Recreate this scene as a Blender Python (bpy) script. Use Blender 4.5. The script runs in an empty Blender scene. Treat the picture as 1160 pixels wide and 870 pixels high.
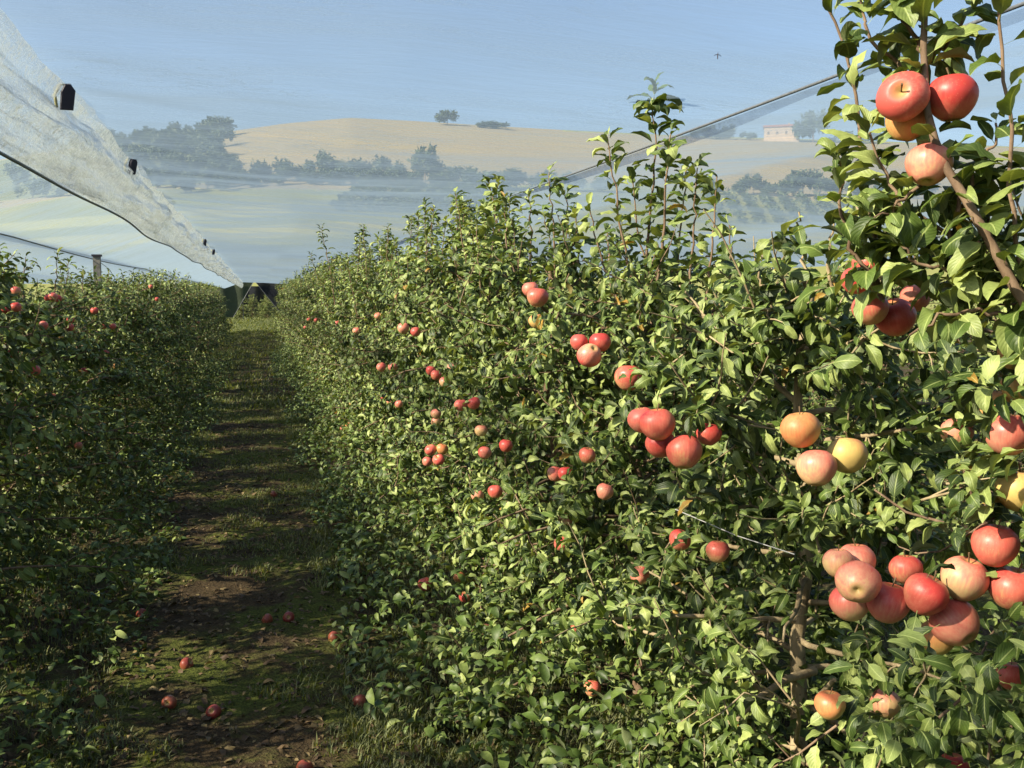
import bpy, math, random
import numpy as np

random.seed(7)
RNG = np.random.default_rng(11)
SC = bpy.context.scene
COL = SC.collection

# ------------------------------------------------------------------ camera
F = 1128.0                      # focal length in pixels of the 1160 wide photograph
YAW = math.atan(290.0 / F)
PITCH = math.atan(100.0 / F)
CAM = np.array([0.0, 0.0, 1.6])
FW = np.array([math.sin(YAW) * math.cos(PITCH), math.cos(YAW) * math.cos(PITCH), -math.sin(PITCH)])
RT = np.array([math.cos(YAW), -math.sin(YAW), 0.0])
UP = np.cross(RT, FW)

def at(px, py, d):
    """world point seen at a photograph position, at distance d along the view axis"""
    return CAM + d * (FW + RT * ((px - 580.0) / F) + UP * ((435.0 - py) / F))

def to_px(P):
    q = np.asarray(P) - CAM
    z = q @ FW
    zz = np.where(np.abs(z) < 1e-6, 1e-6, z)
    return 580 + F * (q @ RT) / zz, 435 - F * (q @ UP) / zz, z

cam = bpy.data.cameras.new('camera')
cam.sensor_width = 36.0
cam.lens = 36.0 * F / 1160.0
cam.clip_start = 0.05
cam.clip_end = 9000.0
camo = bpy.data.objects.new('camera', cam)
camo.location = CAM
camo.rotation_euler = (math.pi / 2 - PITCH, 0, -YAW)
COL.objects.link(camo)
SC.camera = camo

# ------------------------------------------------------------------ light
SUN_V = np.array([-1.0, -0.22, 0.68]); SUN_V /= np.linalg.norm(SUN_V)
EL = math.asin(SUN_V[2])
AZ = math.atan2(SUN_V[0], SUN_V[1])
w = bpy.data.worlds.new('World'); SC.world = w; w.use_nodes = True
nt = w.node_tree
for n in list(nt.nodes): nt.nodes.remove(n)
sky = nt.nodes.new('ShaderNodeTexSky'); sky.sky_type = 'NISHITA'; sky.sun_disc = False
sky.sun_elevation = EL; sky.sun_rotation = AZ
sky.air_density = 1.0; sky.dust_density = 2.0; sky.ozone_density = 2.0
bg = nt.nodes.new('ShaderNodeBackground'); bg.inputs['Strength'].default_value = 0.087
wo = nt.nodes.new('ShaderNodeOutputWorld')
nt.links.new(sky.outputs[0], bg.inputs[0]); nt.links.new(bg.outputs[0], wo.inputs[0])
sl = bpy.data.lights.new('sun', 'SUN'); sl.energy = 5.0; sl.angle = math.radians(0.5); sl.color = (1.0, 0.90, 0.70)
so = bpy.data.objects.new('sun', sl)
from mathutils import Vector
so.rotation_euler = Vector(SUN_V).to_track_quat('Z', 'Y').to_euler()
so.location = (-30, -8, 25)
COL.objects.link(so)
SC.view_settings.view_transform = 'Standard'
SC.view_settings.look = 'None'
SC.view_settings.exposure = 1.3
SC.view_settings.gamma = 1.0
SC.view_settings.use_curve_mapping = False
cy = SC.cycles
cy.max_bounces = 7; cy.diffuse_bounces = 1; cy.glossy_bounces = 2; cy.transmission_bounces = 5
cy.transparent_max_bounces = 12; cy.use_denoising = True
cy.sample_clamp_indirect = 4.0
cy.caustics_reflective = False; cy.caustics_refractive = False

# ------------------------------------------------------------------ mesh helpers
class Acc:
    """collects quads"""
    def __init__(s): s.v = []; s.f = []; s.n = 0; s.uv = []; s.t = []
    def add(s, v, f, uv=None, t=None):
        v = np.asarray(v, float).reshape(-1, 3); f = np.asarray(f, np.int64).reshape(-1, 4)
        s.v.append(v); s.f.append(f + s.n); s.n += len(v)
        s.uv.append(np.zeros((len(v), 2)) if uv is None else uv)
        s.t.append(np.zeros(len(v)) if t is None else np.broadcast_to(t, (len(v),)))
    def tube(s, pts, rad, sides=6):
        pts = np.asarray(pts, float); k = len(pts)
        rad = np.broadcast_to(rad, (k,))
        d = np.gradient(pts, axis=0); d /= np.linalg.norm(d, axis=1)[:, None] + 1e-9
        ref = np.array([0.31, 0.87, 0.38]) if abs(d[0] @ np.array([0.31, 0.87, 0.38])) < 0.9 else np.array([1.0, 0, 0])
        e1 = np.cross(d, ref); e1 /= np.linalg.norm(e1, axis=1)[:, None] + 1e-9
        e2 = np.cross(d, e1)
        a = np.arange(sides) * 2 * math.pi / sides
        v = pts[:, None] + rad[:, None, None] * (np.cos(a)[None, :, None] * e1[:, None] + np.sin(a)[None, :, None] * e2[:, None])
        i = np.arange(k - 1)[:, None] * sides; j = np.arange(sides)[None]; j2 = (j + 1) % sides
        f = np.stack([i + j, i + j2, i + sides + j2, i + sides + j], -1).reshape(-1, 4)
        s.add(v.reshape(-1, 3), f)
        # end caps as quads through the centre
        for ring, base in ((0, 0), (k - 1, (k - 1) * sides)):
            n0 = s.n - k * sides
            c = np.concatenate([v[ring], pts[ring][None]])
            m = sides
            if sides % 2 == 0:
                q = [[m, jj, jj + 1, (jj + 2) % sides] for jj in range(0, sides, 2)]
                if ring == 0: q = [x[::-1] for x in q]
                s.add(c, q)
    def box(s, c, size, rot=0.0):
        hx, hy, hz = np.array(size) / 2.0
        v = np.array([[x, y, z] for x in (-hx, hx) for y in (-hy, hy) for z in (-hz, hz)])
        cr, sr = math.cos(rot), math.sin(rot)
        v = np.stack([v[:, 0] * cr - v[:, 1] * sr, v[:, 0] * sr + v[:, 1] * cr, v[:, 2]], 1) + np.asarray(c)
        s.add(v, [[0, 1, 3, 2], [4, 6, 7, 5], [0, 4, 5, 1], [2, 3, 7, 6], [0, 2, 6, 4], [1, 5, 7, 3]])
    def grid(s, P, uv=None, t=None):
        a, b = P.shape[:2]
        i = np.arange(a - 1)[:, None] * b; j = np.arange(b - 1)[None]
        f = np.stack([i + j, i + b + j, i + b + j + 1, i + j + 1], -1).reshape(-1, 4)
        s.add(P.reshape(-1, 3), f, uv, t)
    def mesh(s, name, mat, smooth=True):
        V = np.concatenate(s.v); Fq = np.concatenate(s.f).astype(np.int32)
        me = bpy.data.meshes.new(name)
        me.vertices.add(len(V)); me.vertices.foreach_set('co', V.astype(np.float32).ravel())
        me.loops.add(Fq.size); me.loops.foreach_set('vertex_index', Fq.ravel())
        me.polygons.add(len(Fq)); me.polygons.foreach_set('loop_start', np.arange(0, Fq.size, 4, dtype=np.int32))
        me.update(calc_edges=True)
        me.polygons.foreach_set('use_smooth', np.full(len(Fq), smooth, bool))
        uv = np.concatenate(s.uv)
        l = me.uv_layers.new(name='UVMap'); l.data.foreach_set('uv', uv[Fq.ravel()].astype(np.float32).ravel())
        a = me.attributes.new('tint', 'FLOAT', 'POINT'); a.data.foreach_set('value', np.concatenate(s.t).astype(np.float32))
        me.materials.append(mat)
        return me

def obj(name, me, parent=None, loc=None):
    o = bpy.data.objects.new(name, me); COL.objects.link(o)
    if parent is not None: o.parent = parent
    if loc is not None: o.location = loc
    return o

def tag(o, label, cat, group=None):
    o['label'] = label; o['category'] = cat
    if group: o['group'] = group
    return o

def thing(name, label, cat, loc=(0, 0, 0), group=None):
    o = bpy.data.objects.new(name, None); COL.objects.link(o)
    o.location = loc; o.empty_display_size = 0.1
    return tag(o, label, cat, group)

def unit(v): return v / (np.linalg.norm(v, axis=-1, keepdims=True) + 1e-9)

# value noise (numpy)
def vnoise(x, y, seed=0):
    xi = np.floor(x).astype(np.int64); yi = np.floor(y).astype(np.int64)
    fx = x - xi; fy = y - yi; fx = fx * fx * (3 - 2 * fx); fy = fy * fy * (3 - 2 * fy)
    def h(a, b):
        n = (a * 374761393 + b * 668265263 + seed * 974634533) & 0x7fffffff
        n = ((n ^ (n >> 13)) * 1274126177) & 0x7fffffff
        return ((n ^ (n >> 16)) & 0xffff) / 65535.0
    return (h(xi, yi) * (1 - fx) + h(xi + 1, yi) * fx) * (1 - fy) + (h(xi, yi + 1) * (1 - fx) + h(xi + 1, yi + 1) * fx) * fy

# ------------------------------------------------------------------ materials
class NT:
    def __init__(s, name):
        s.m = bpy.data.materials.new(name); s.m.use_nodes = True
        s.t = s.m.node_tree
        for n in list(s.t.nodes): s.t.nodes.remove(n)
        s.out = s.n('OutputMaterial')
    def n(s, ty, **kw):
        nd = s.t.nodes.new('ShaderNode' + ty)
        for k, v in kw.items():
            if k.startswith('i_'): nd.inputs[int(k[2:])].default_value = v
            else: setattr(nd, k, v)
        return nd
    def l(s, a, b): s.t.links.new(a, b)
    def math(s, op, a, b=None, c=None):
        nd = s.n('Math', operation=op)
        for i, x in enumerate((a, b, c)):
            if x is None: continue
            if isinstance(x, (int, float)): nd.inputs[i].default_value = x
            else: s.l(x, nd.inputs[i])
        return nd.outputs[0]
    def mix(s, fac, a, b, blend='MIX'):
        nd = s.n('Mix', data_type='RGBA', blend_type=blend)
        for sock, x in ((nd.inputs['Factor'], fac), (nd.inputs[6], a), (nd.inputs[7], b)):
            if isinstance(x, (int, float)): sock.default_value = x
            elif isinstance(x, tuple): sock.default_value = (*x, 1.0)
            else: s.l(x, sock)
        return nd.outputs[2]
    def noise(s, vec, scale, detail=3.0, rough=0.55):
        nd = s.n('TexNoise'); nd.inputs['Scale'].default_value = scale
        nd.inputs['Detail'].default_value = detail; nd.inputs['Roughness'].default_value = rough
        if vec is not None: s.l(vec, nd.inputs['Vector'])
        return nd.outputs[0]
    def ramp(s, fac, stops):
        nd = s.n('ValToRGB'); cr = nd.color_ramp
        while len(cr.elements) < len(stops): cr.elements.new(0.5)
        for e, (p, c) in zip(cr.elements, stops):
            e.position = p; e.color = (*c, 1.0) if len(c) == 3 else c
        s.l(fac, nd.inputs[0]); return nd.outputs[0]
    def mapr(s, x, a, b, c=0.0, d=1.0):
        nd = s.n('MapRange'); nd.clamp = True
        for i, v in enumerate((a, b, c, d)): nd.inputs[i + 1].default_value = v
        s.l(x, nd.inputs[0]); return nd.outputs[0]
    def bump(s, h, strength, dist=0.01):
        nd = s.n('Bump'); nd.inputs['Strength'].default_value = strength; nd.inputs['Distance'].default_value = dist
        s.l(h, nd.inputs['Height']); return nd.outputs[0]
    def principled(s, col, rough, spec=0.5, normal=None):
        p = s.n('BsdfPrincipled')
        if isinstance(col, tuple): p.inputs['Base Color'].default_value = (*col, 1)
        else: s.l(col, p.inputs['Base Color'])
        if isinstance(rough, (int, float)): p.inputs['Roughness'].default_value = rough
        else: s.l(rough, p.inputs['Roughness'])
        p.inputs['Specular IOR Level'].default_value = spec
        if normal is not None: s.l(normal, p.inputs['Normal'])
        return p
    def end(s, sh): s.l(sh, s.out.inputs[0]); return s.m

def mat_leaf(name, dark, mid, light, yellow, vein=True, trans=0.3, rough=0.40):
    k = NT(name)
    at_ = k.n('Attribute', attribute_name='tint').outputs['Fac']
    col = k.ramp(at_, [(0.0, dark), (0.45, mid), (0.86, light), (0.985, light), (1.0, yellow)])
    geo = k.n('NewGeometry')
    pos = geo.outputs['Position']
    col = k.mix(k.mapr(k.noise(pos, 60, 2), 0.35, 0.7, 0, 0.35), col, tuple(c * 0.6 for c in dark))
    nrm = None
    if vein:
        uv = k.n('SeparateXYZ'); k.l(k.n('UVMap').outputs[0], uv.inputs[0])
        av = k.math('ABSOLUTE', k.math('SUBTRACT', uv.outputs[1], 0.5))
        rib = k.mapr(av, 0.02, 0.055, 1, 0)
        ph = k.math('SUBTRACT', k.math('MULTIPLY', uv.outputs[0], 50.0), k.math('MULTIPLY', av, 34.0))
        sv = k.math('SINE', ph)
        side = k.mapr(sv, 0.80, 1.0, 0, 1)
        col = k.mix(k.math('MULTIPLY', k.math('MAXIMUM', rib, k.math('MULTIPLY', side, 0.22)), 0.45), col, tuple(min(1, c * 1.35 + 0.03) for c in light))
        nrm = k.bump(k.math('SUBTRACT', k.math('MULTIPLY', sv, -0.3), rib), 0.35, 0.0013)
    under = k.mix(0.5, col, (0.20, 0.22, 0.13))
    col2 = k.mix(geo.outputs['Backfacing'], col, under)
    rg = k.mapr(geo.outputs['Backfacing'], 0, 1, rough, 0.75)
    p = k.principled(col2, rg, 0.40, nrm)
    tr = k.n('BsdfTranslucent')
    k.l(k.mix(1.0, col, (1.55, 1.45, 0.55), 'MULTIPLY'), tr.inputs[0])
    ms = k.n('MixShader'); ms.inputs[0].default_value = trans
    k.l(p.outputs[0], ms.inputs[1]); k.l(tr.outputs[0], ms.inputs[2])
    return k.end(ms.outputs[0])

M_LEAF = mat_leaf('apple leaf', (0.018, 0.038, 0.007), (0.100, 0.160, 0.026), (0.36, 0.425, 0.135), (0.36, 0.21, 0.035), trans=0.17, rough=0.5)
M_LEAF_FAR = mat_leaf('apple leaf plain', (0.018, 0.037, 0.007), (0.100, 0.158, 0.027), (0.365, 0.425, 0.138), (0.34, 0.21, 0.04), vein=False, trans=0.17, rough=0.5)
M_HILL_LEAF = mat_leaf('hill tree leaf', (0.030, 0.052, 0.020), (0.050, 0.080, 0.030), (0.080, 0.11, 0.04), (0.09, 0.10, 0.04), vein=False, trans=0.15, rough=0.7)
M_GRASS = mat_leaf('grass blade', (0.025, 0.045, 0.008), (0.09, 0.12, 0.020), (0.26, 0.28, 0.06), (0.36, 0.28, 0.10), vein=False, trans=0.35, rough=0.5)
M_LITTER = mat_leaf('dead leaf', (0.05, 0.03, 0.015), (0.11, 0.07, 0.03), (0.20, 0.15, 0.06), (0.25, 0.2, 0.08), vein=False, trans=0.1, rough=0.7)

def mat_bark(name, a, b, scale):
    k = NT(name)
    tc = k.n('TexCoord').outputs['Object']
    mp = k.n('Mapping'); mp.inputs['Scale'].default_value = (1, 1, 0.35); k.l(tc, mp.inputs[0])
    n1 = k.noise(mp.outputs[0], scale, 5, 0.65)
    col = k.ramp(n1, [(0.3, a), (0.7, b)])
    spots = k.mapr(k.noise(tc, scale * 2.2, 2), 0.62, 0.7, 0, 0.6)
    col = k.mix(spots, col, tuple(c * 0.5 for c in a))
    return k.end(k.principled(col, 0.85, 0.2, k.bump(n1, 0.6, 0.004)).outputs[0])
M_BARK = mat_bark('apple bark', (0.10, 0.062, 0.038), (0.27, 0.19, 0.125), 28)
M_BARK_LIT = mat_bark('apple bark lit tone', (0.20, 0.145, 0.08), (0.44, 0.36, 0.22), 28)  # lit copy of the apple bark, sunlight on the trunk put into its colour
M_SHOOT = mat_bark('young shoot bark', (0.09, 0.045, 0.035), (0.20, 0.13, 0.085), 60)

def mat_apple(name, red, blush, yellow, ymin, ymax):
    k = NT(name)
    tc = k.n('TexCoord').outputs['Object']
    oi = k.n('ObjectInfo').outputs['Random']
    sep = k.n('SeparateXYZ'); k.l(tc, sep.inputs[0])
    off = k.n('CombineXYZ'); k.l(k.math('MULTIPLY', oi, 37.0), off.inputs[0])
    ad = k.n('VectorMath', operation='ADD'); k.l(tc, ad.inputs[0]); k.l(off.outputs[0], ad.inputs[1])
    big = k.noise(ad.outputs[0], 14, 2)
    # pigment is stronger on the cheek that grew towards the sun, weaker around the calyx
    side = k.math('ADD', k.math('MULTIPLY', sep.outputs[0], -3.2), k.math('MULTIPLY', sep.outputs[2], 6.5))
    f = k.math('ADD', k.math('ADD', big, side), k.math('MULTIPLY', k.math('SUBTRACT', oi, 0.5), 0.45))
    streak_v = k.n('Mapping'); streak_v.inputs['Scale'].default_value = (1, 1, 0.12); k.l(ad.outputs[0], streak_v.inputs[0])
    st = k.noise(streak_v.outputs[0], 210, 3)
    f = k.math('ADD', f, k.math('MULTIPLY', k.math('SUBTRACT', st, 0.5), 0.6))
    col = k.ramp(k.mapr(f, ymin, ymax), [(0.0, yellow), (0.42, blush), (1.0, red)])
    # pale lenticels
    vo = k.n('TexVoronoi'); vo.inputs['Scale'].default_value = 190; k.l(ad.outputs[0], vo.inputs['Vector'])
    col = k.mix(k.mapr(vo.outputs['Distance'], 0.08, 0.2, 0.16, 0), col, (0.75, 0.55, 0.35))
    # greenish russet in the stem bowl
    rad = k.math('SQRT', k.math('ADD', k.math('POWER', sep.outputs[0], 2.0), k.math('POWER', sep.outputs[1], 2.0)))
    col = k.mix(k.mapr(rad, 0.003, 0.019, 0.85, 0), col, (0.42, 0.32, 0.10))
    rgh = k.mapr(k.noise(ad.outputs[0], 40, 3), 0.3, 0.7, 0.33, 0.50)
    p = k.principled(col, rgh, 0.38, k.bump(k.noise(ad.outputs[0], 26, 2), 0.2, 0.005))
    p.inputs['Subsurface Weight'].default_value = 0.0
    return k.end(p.outputs[0])
M_APPLE = mat_apple('red apple skin', (0.55, 0.095, 0.075), (0.62, 0.25, 0.165), (0.66, 0.45, 0.21), 0.10, 0.84)
M_APPLE_Y = mat_apple('yellow apple skin', (0.56, 0.17, 0.07), (0.60, 0.30, 0.11), (0.60, 0.43, 0.14), 0.30, 0.95)
M_APPLE_R = mat_apple('deep red apple skin', (0.49, 0.052, 0.045), (0.57, 0.15, 0.10), (0.62, 0.36, 0.16), 0.05, 0.82)
k = NT('apple stem'); M_STEM = k.end(k.principled((0.11, 0.07, 0.03), 0.7).outputs[0])

def mat_plain(name, col, rough=0.6, spec=0.4, nscale=None, namp=0.3):
    k = NT(name)
    c = col
    if nscale:
        c = k.mix(k.mapr(k.noise(k.n('TexCoord').outputs['Object'], nscale, 4), 0.3, 0.7), tuple(x * (1 - namp) for x in col), tuple(x * (1 + namp) for x in col))
    return k.end(k.principled(c, rough, spec).outputs[0])
M_CLIP = mat_plain('dark plastic', (0.012, 0.010, 0.022), 0.65, 0.5, 80)
M_YCORD = mat_plain('yellowed tie', (0.42, 0.38, 0.16), 0.6)
M_CABLE = mat_plain('steel cable', (0.12, 0.13, 0.14), 0.5, 0.5, 90)
M_HEM = mat_plain('hem cord', (0.16, 0.17, 0.165), 0.7, 0.3, 40)
M_POST = mat_plain('weathered post', (0.20, 0.19, 0.17), 0.85, 0.2, 20)
M_INSECT = mat_plain('insect', (0.03, 0.02, 0.03), 0.5)
M_WALL = mat_plain('house plaster', (0.50, 0.38, 0.27), 0.9, 0.2, 0.6, 0.12)
M_ROOF = mat_plain('terracotta', (0.30, 0.13, 0.09), 0.85, 0.2, 1.5)
M_PANE = mat_plain('window shutter', (0.17, 0.12, 0.08), 0.6)

def mat_net(name, cover, col, tl=0.6, wrinkle=1.0, gloss=0.0, stain=0.25, dscale=(0.7, 3.2, 3.2), crease=0.0):
    """woven hail net: share of the sky its threads cover grows as the sheet is seen more edge on"""
    k = NT(name)
    tc = k.n('TexCoord').outputs['Object']
    mp = k.n('Mapping'); mp.inputs['Scale'].default_value = dscale; k.l(tc, mp.inputs[0])
    n1 = k.noise(mp.outputs[0], 2.2, 5, 0.6)
    n2 = k.noise(tc, 9.0, 4, 0.6)
    ht = k.math('ADD', k.math('MULTIPLY', n1, 1.0), k.math('MULTIPLY', n2, 0.35))
    # creases where the weave is doubled
    mp2 = k.n('Mapping'); mp2.inputs['Scale'].default_value = (0.55, 2.0, 2.0); mp2.inputs['Rotation'].default_value = (0, 0, 0.35); k.l(tc, mp2.inputs[0])
    cr = k.math('ABSOLUTE', k.math('SUBTRACT', k.noise(mp2.outputs[0], 3.0, 6, 0.7), 0.5))
    crm = k.math('MULTIPLY', k.mapr(cr, 0.0, 0.016, 1, 0), k.mapr(k.noise(tc, 0.8, 3), 0.50, 0.62, 0, 1))
    ht = k.math('ADD', ht, k.math('MULTIPLY', crm, crease))
    nrm = k.bump(ht, wrinkle, 0.05)
    geo = k.n('NewGeometry')
    dt = k.n('VectorMath', operation='DOT_PRODUCT'); k.l(geo.outputs['Incoming'], dt.inputs[0]); k.l(nrm, dt.inputs[1])
    c = k.math('MAXIMUM', k.math('ABSOLUTE', dt.outputs['Value']), 0.03)
    thick = k.mapr(k.noise(mp.outputs[0], 1.1, 4, 0.65), 0.3, 0.7, 1.0 - stain, 1.0 + stain)
    thick = k.math('ADD', thick, k.math('MULTIPLY', crm, 0.8 + gloss))
    tau = k.math('MULTIPLY', k.math('MULTIPLY', thick, -math.log(1 - cover)), k.math('DIVIDE', 1.0, c))
    T = k.math('EXPONENT', k.math('MULTIPLY', tau, -1.0))
    d = k.n('BsdfDiffuse'); d.inputs[0].default_value = (*col, 1); k.l(nrm, d.inputs['Normal'])
    t = k.n('BsdfTranslucent'); t.inputs[0].default_value = (*col, 1); k.l(nrm, t.inputs['Normal'])
    ms = k.n('MixShader'); ms.inputs[0].default_value = tl; k.l(d.outputs[0], ms.inputs[1]); k.l(t.outputs[0], ms.inputs[2])
    sh = ms.outputs[0]
    if gloss:
        g = k.n('BsdfGlossy'); g.inputs['Roughness'].default_value = 0.30; g.inputs[0].default_value = (0.9, 0.9, 0.9, 1); k.l(nrm, g.inputs['Normal'])
        m2 = k.n('MixShader'); m2.inputs[0].default_value = gloss; k.l(sh, m2.inputs[1]); k.l(g.outputs[0], m2.inputs[2]); sh = m2.outputs[0]
    tp = k.n('BsdfTransparent')
    mx = k.n('MixShader'); k.l(T, mx.inputs[0]); k.l(sh, mx.inputs[1]); k.l(tp.outputs[0], mx.inputs[2])
    return k.end(mx.outputs[0])
M_NET = mat_net('hail net', 0.14, (0.195, 0.262, 0.33), 0.66, 0.10, 0.0, 0.18, crease=2.0)
M_SEAM = mat_net('gathered hail net', 0.16, (0.44, 0.49, 0.50), 0.5, 1.0, 0.46, 0.9, (3.0, 0.8, 6.0), 0.6)
M_BAND = mat_net('overlapped hail net', 0.17, (0.05, 0.09, 0.20), 0.5, 0.2)
M_DARKNET = mat_net('dark shade net', 0.985, (0.02, 0.022, 0.028), 0.2, 0.4)
M_GREYNET = mat_net('grey green net', 0.97, (0.06, 0.075, 0.05), 0.35, 0.4)

# ground
k = NT('orchard soil and grass')
pos = k.n('NewGeometry').outputs['Position']
sx = k.n('SeparateXYZ'); k.l(pos, sx.inputs[0])
n1 = k.noise(pos, 1.3, 5, 0.6); n2 = k.noise(pos, 9, 5, 0.65); n3 = k.noise(pos, 70, 3)
soil = k.ramp(n2, [(0.3, (0.028, 0.020, 0.012)), (0.7, (0.085, 0.06, 0.036))])
soil = k.mix(k.mapr(n3, 0.5, 0.75, 0, 0.5), soil, (0.19, 0.15, 0.09))
gr = k.ramp(n3, [(0.3, (0.03, 0.048, 0.010)), (0.7, (0.12, 0.15, 0.030))])
far = k.mapr(sx.outputs[1], 30, 44)
gm = k.math('MAXIMUM', k.mapr(k.math('ADD', k.math('MULTIPLY', n1, 0.7), k.math('MULTIPLY', n2, 0.4)), 0.52, 0.66), far)
gcol = k.mix(gm, soil, gr)
M_GROUND = k.end(k.principled(gcol, 0.95, 0.1, k.bump(k.math('ADD', n2, k.math('MULTIPLY', n3, 0.4)), 0.9, 0.04)).outputs[0])

k = NT('trodden earth')
pos = k.n('NewGeometry').outputs['Position']
n1 = k.noise(pos, 1.6, 5, 0.6); n2 = k.noise(pos, 12, 5, 0.65); n3 = k.noise(pos, 80, 3)
soil = k.ramp(n2, [(0.3, (0.024, 0.017, 0.009)), (0.7, (0.068, 0.047, 0.024))])
soil = k.mix(k.mapr(n3, 0.52, 0.75, 0, 0.5), soil, (0.13, 0.105, 0.06))
moss = k.ramp(n3, [(0.3, (0.022, 0.034, 0.006)), (0.7, (0.105, 0.125, 0.022))])
gm = k.mapr(k.math('ADD', k.math('MULTIPLY', n1, 0.7), k.math('MULTIPLY', n2, 0.35)), 0.485, 0.59, 0, 0.85)
M_PATH = k.end(k.principled(k.mix(gm, soil, moss), 0.95, 0.1, k.bump(k.math('ADD', n2, k.math('MULTIPLY', n3, 0.4)), 0.9, 0.03)).outputs[0])

k = NT('hill fields')
pos = k.n('NewGeometry').outputs['Position']
a = k.n('Attribute', attribute_name='tint').outputs['Fac']
fc = k.ramp(a, [(0.0, (0.055, 0.08, 0.03)), (0.25, (0.12, 0.15, 0.055)), (0.5, (0.33, 0.32, 0.07)), (0.75, (0.25, 0.205, 0.115)), (1.0, (0.28, 0.222, 0.13))])
fc = k.mix(k.mapr(k.noise(pos, 0.02, 6, 0.65), 0.35, 0.65, 0, 0.35), fc, (0.26, 0.22, 0.11))
fc = k.mix(k.mapr(k.noise(pos, 0.35, 4), 0.4, 0.7, 0, 0.25), fc, (0.20, 0.19, 0.08))
M_HILL = k.end(k.principled(fc, 0.95, 0.1).outputs[0])

# ------------------------------------------------------------------ terrain
RIDGE_PX = np.array([-2600, -900, -300, 0, 100, 250, 330, 400, 480, 560, 650, 760, 860, 1000, 1200, 1500, 3500], float)
RIDGE_PY = np.array([300, 260, 205, 185, 170, 155, 144, 138, 142, 147, 152, 157, 160, 164, 172, 200, 300], float)
R_RIDGE = 600.0
def ridge_e(az):
    px = 580 + F * np.tan(np.clip(az - YAW, -1.2, 1.2))
    e = (335 - np.interp(px, RIDGE_PX, RIDGE_PY)) / np.sqrt(F * F + (px - 580) ** 2)
    return np.where(np.abs(az - YAW) > 1.2, 0.03, e)
def hill_z(az, r):
    t = np.clip((r - 100.0) / (R_RIDGE - 100.0), 0, 1.0)
    prof = t ** 1.2
    over = np.clip((r - R_RIDGE) / 900.0, 0, 2)
    base = ridge_e(az) * R_RIDGE * (prof - 0.35 * over ** 1.3) + 1.6 * t
    drop = -1.2 * np.exp(-((r - 110) / 40.0) ** 2)
    return base + drop
def hill_pt(px, r):
    az = YAW + math.atan((px - 580) / F)
    return np.array([r * math.sin(az), r * math.cos(az), float(hill_z(np.array(az), np.array(r)))])

AZS = np.concatenate([np.linspace(YAW - math.pi, -0.75, 50)[:-1], np.linspace(-0.75, 1.15, 300)[:-1], np.linspace(1.15, YAW + math.pi, 50)])
def polar(rs):
    A, R = np.meshgrid(AZS, rs)
    return np.stack([R * np.sin(A), R * np.cos(A), hill_z(A, R)], -1), A, R
P, A, R = polar(np.array([0.0, 2, 5, 9, 14, 20, 28, 38, 50, 62, 72, 82, 92, 100]))
P[..., 2] = np.where(R < 62, 0.0, P[..., 2])
acc = Acc(); acc.grid(P)
g = obj('ground', acc.mesh('ground', M_GROUND)); g['kind'] = 'structure'
P, A, R = polar(np.concatenate([np.linspace(100, 700, 150), [760, 850, 1000, 1300, 1800, 2600, 4000]]))
px = 580 + F * np.tan(np.clip(A - YAW, -1.2, 1.2))
fld = np.full(R.shape, 0.92)
edge = 300 + 25 * np.sin(px / 90.0)
fld = np.where(R < edge, 0.32, fld)
fld = np.where((R < 250) & (R > 225) & (px < 330), 0.5, fld)
fld = np.where((R < 205) & (R > 185), 0.55, fld)
fld = np.where((R < 175) & (R > 160), 0.15, fld)
fld = np.where((px < 250) & (R > 330) & (R < 590), 0.12, fld)
fld = np.where((R > 590) & (px > 640), 0.35, fld)
fld = fld + 0.12 * (vnoise(R / 30, px / 60, 3) - 0.5)
acc = Acc(); acc.grid(P, None, fld.ravel())
g = obj('hills', acc.mesh('hills', M_HILL)); g['kind'] = 'structure'

# path: a trodden strip that sinks into the ground at its ragged edges
ys = np.concatenate([np.arange(-1.0, 16, 0.06), np.arange(16, 46, 0.25)])
xs = np.linspace(-1.0, 0.9, 44)
X, Y = np.meshgrid(xs, ys)
bump = 0.030 * (vnoise(X * 3, Y * 3, 1) - 0.5) + 0.022 * (vnoise(X * 9, Y * 9, 2) - 0.5) + 0.014 * (vnoise(X * 24, Y * 24, 5) - 0.5)
edge = np.abs(X + 0.05) - 0.62 - 0.22 * (vnoise(X * 1.5, Y * 1.2, 4) - 0.5)
Z = 0.045 + bump - np.clip(edge, 0, 1) * 0.35
acc = Acc(); acc.grid(np.stack([X, Y, Z], -1)[:, ::-1])
g = obj('path', acc.mesh('path', M_PATH)); g['kind'] = 'structure'
def path_z(x, y):
    x = np.asarray(x, float); y = np.asarray(y, float)
    b = 0.030 * (vnoise(x * 3, y * 3, 1) - 0.5) + 0.022 * (vnoise(x * 9, y * 9, 2) - 0.5) + 0.014 * (vnoise(x * 24, y * 24, 5) - 0.5)
    e = np.abs(x + 0.05) - 0.62 - 0.22 * (vnoise(x * 1.5, y * 1.2, 4) - 0.5)
    return np.maximum(0.0, 0.045 + b - np.clip(e, 0, 1) * 0.35)

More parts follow.
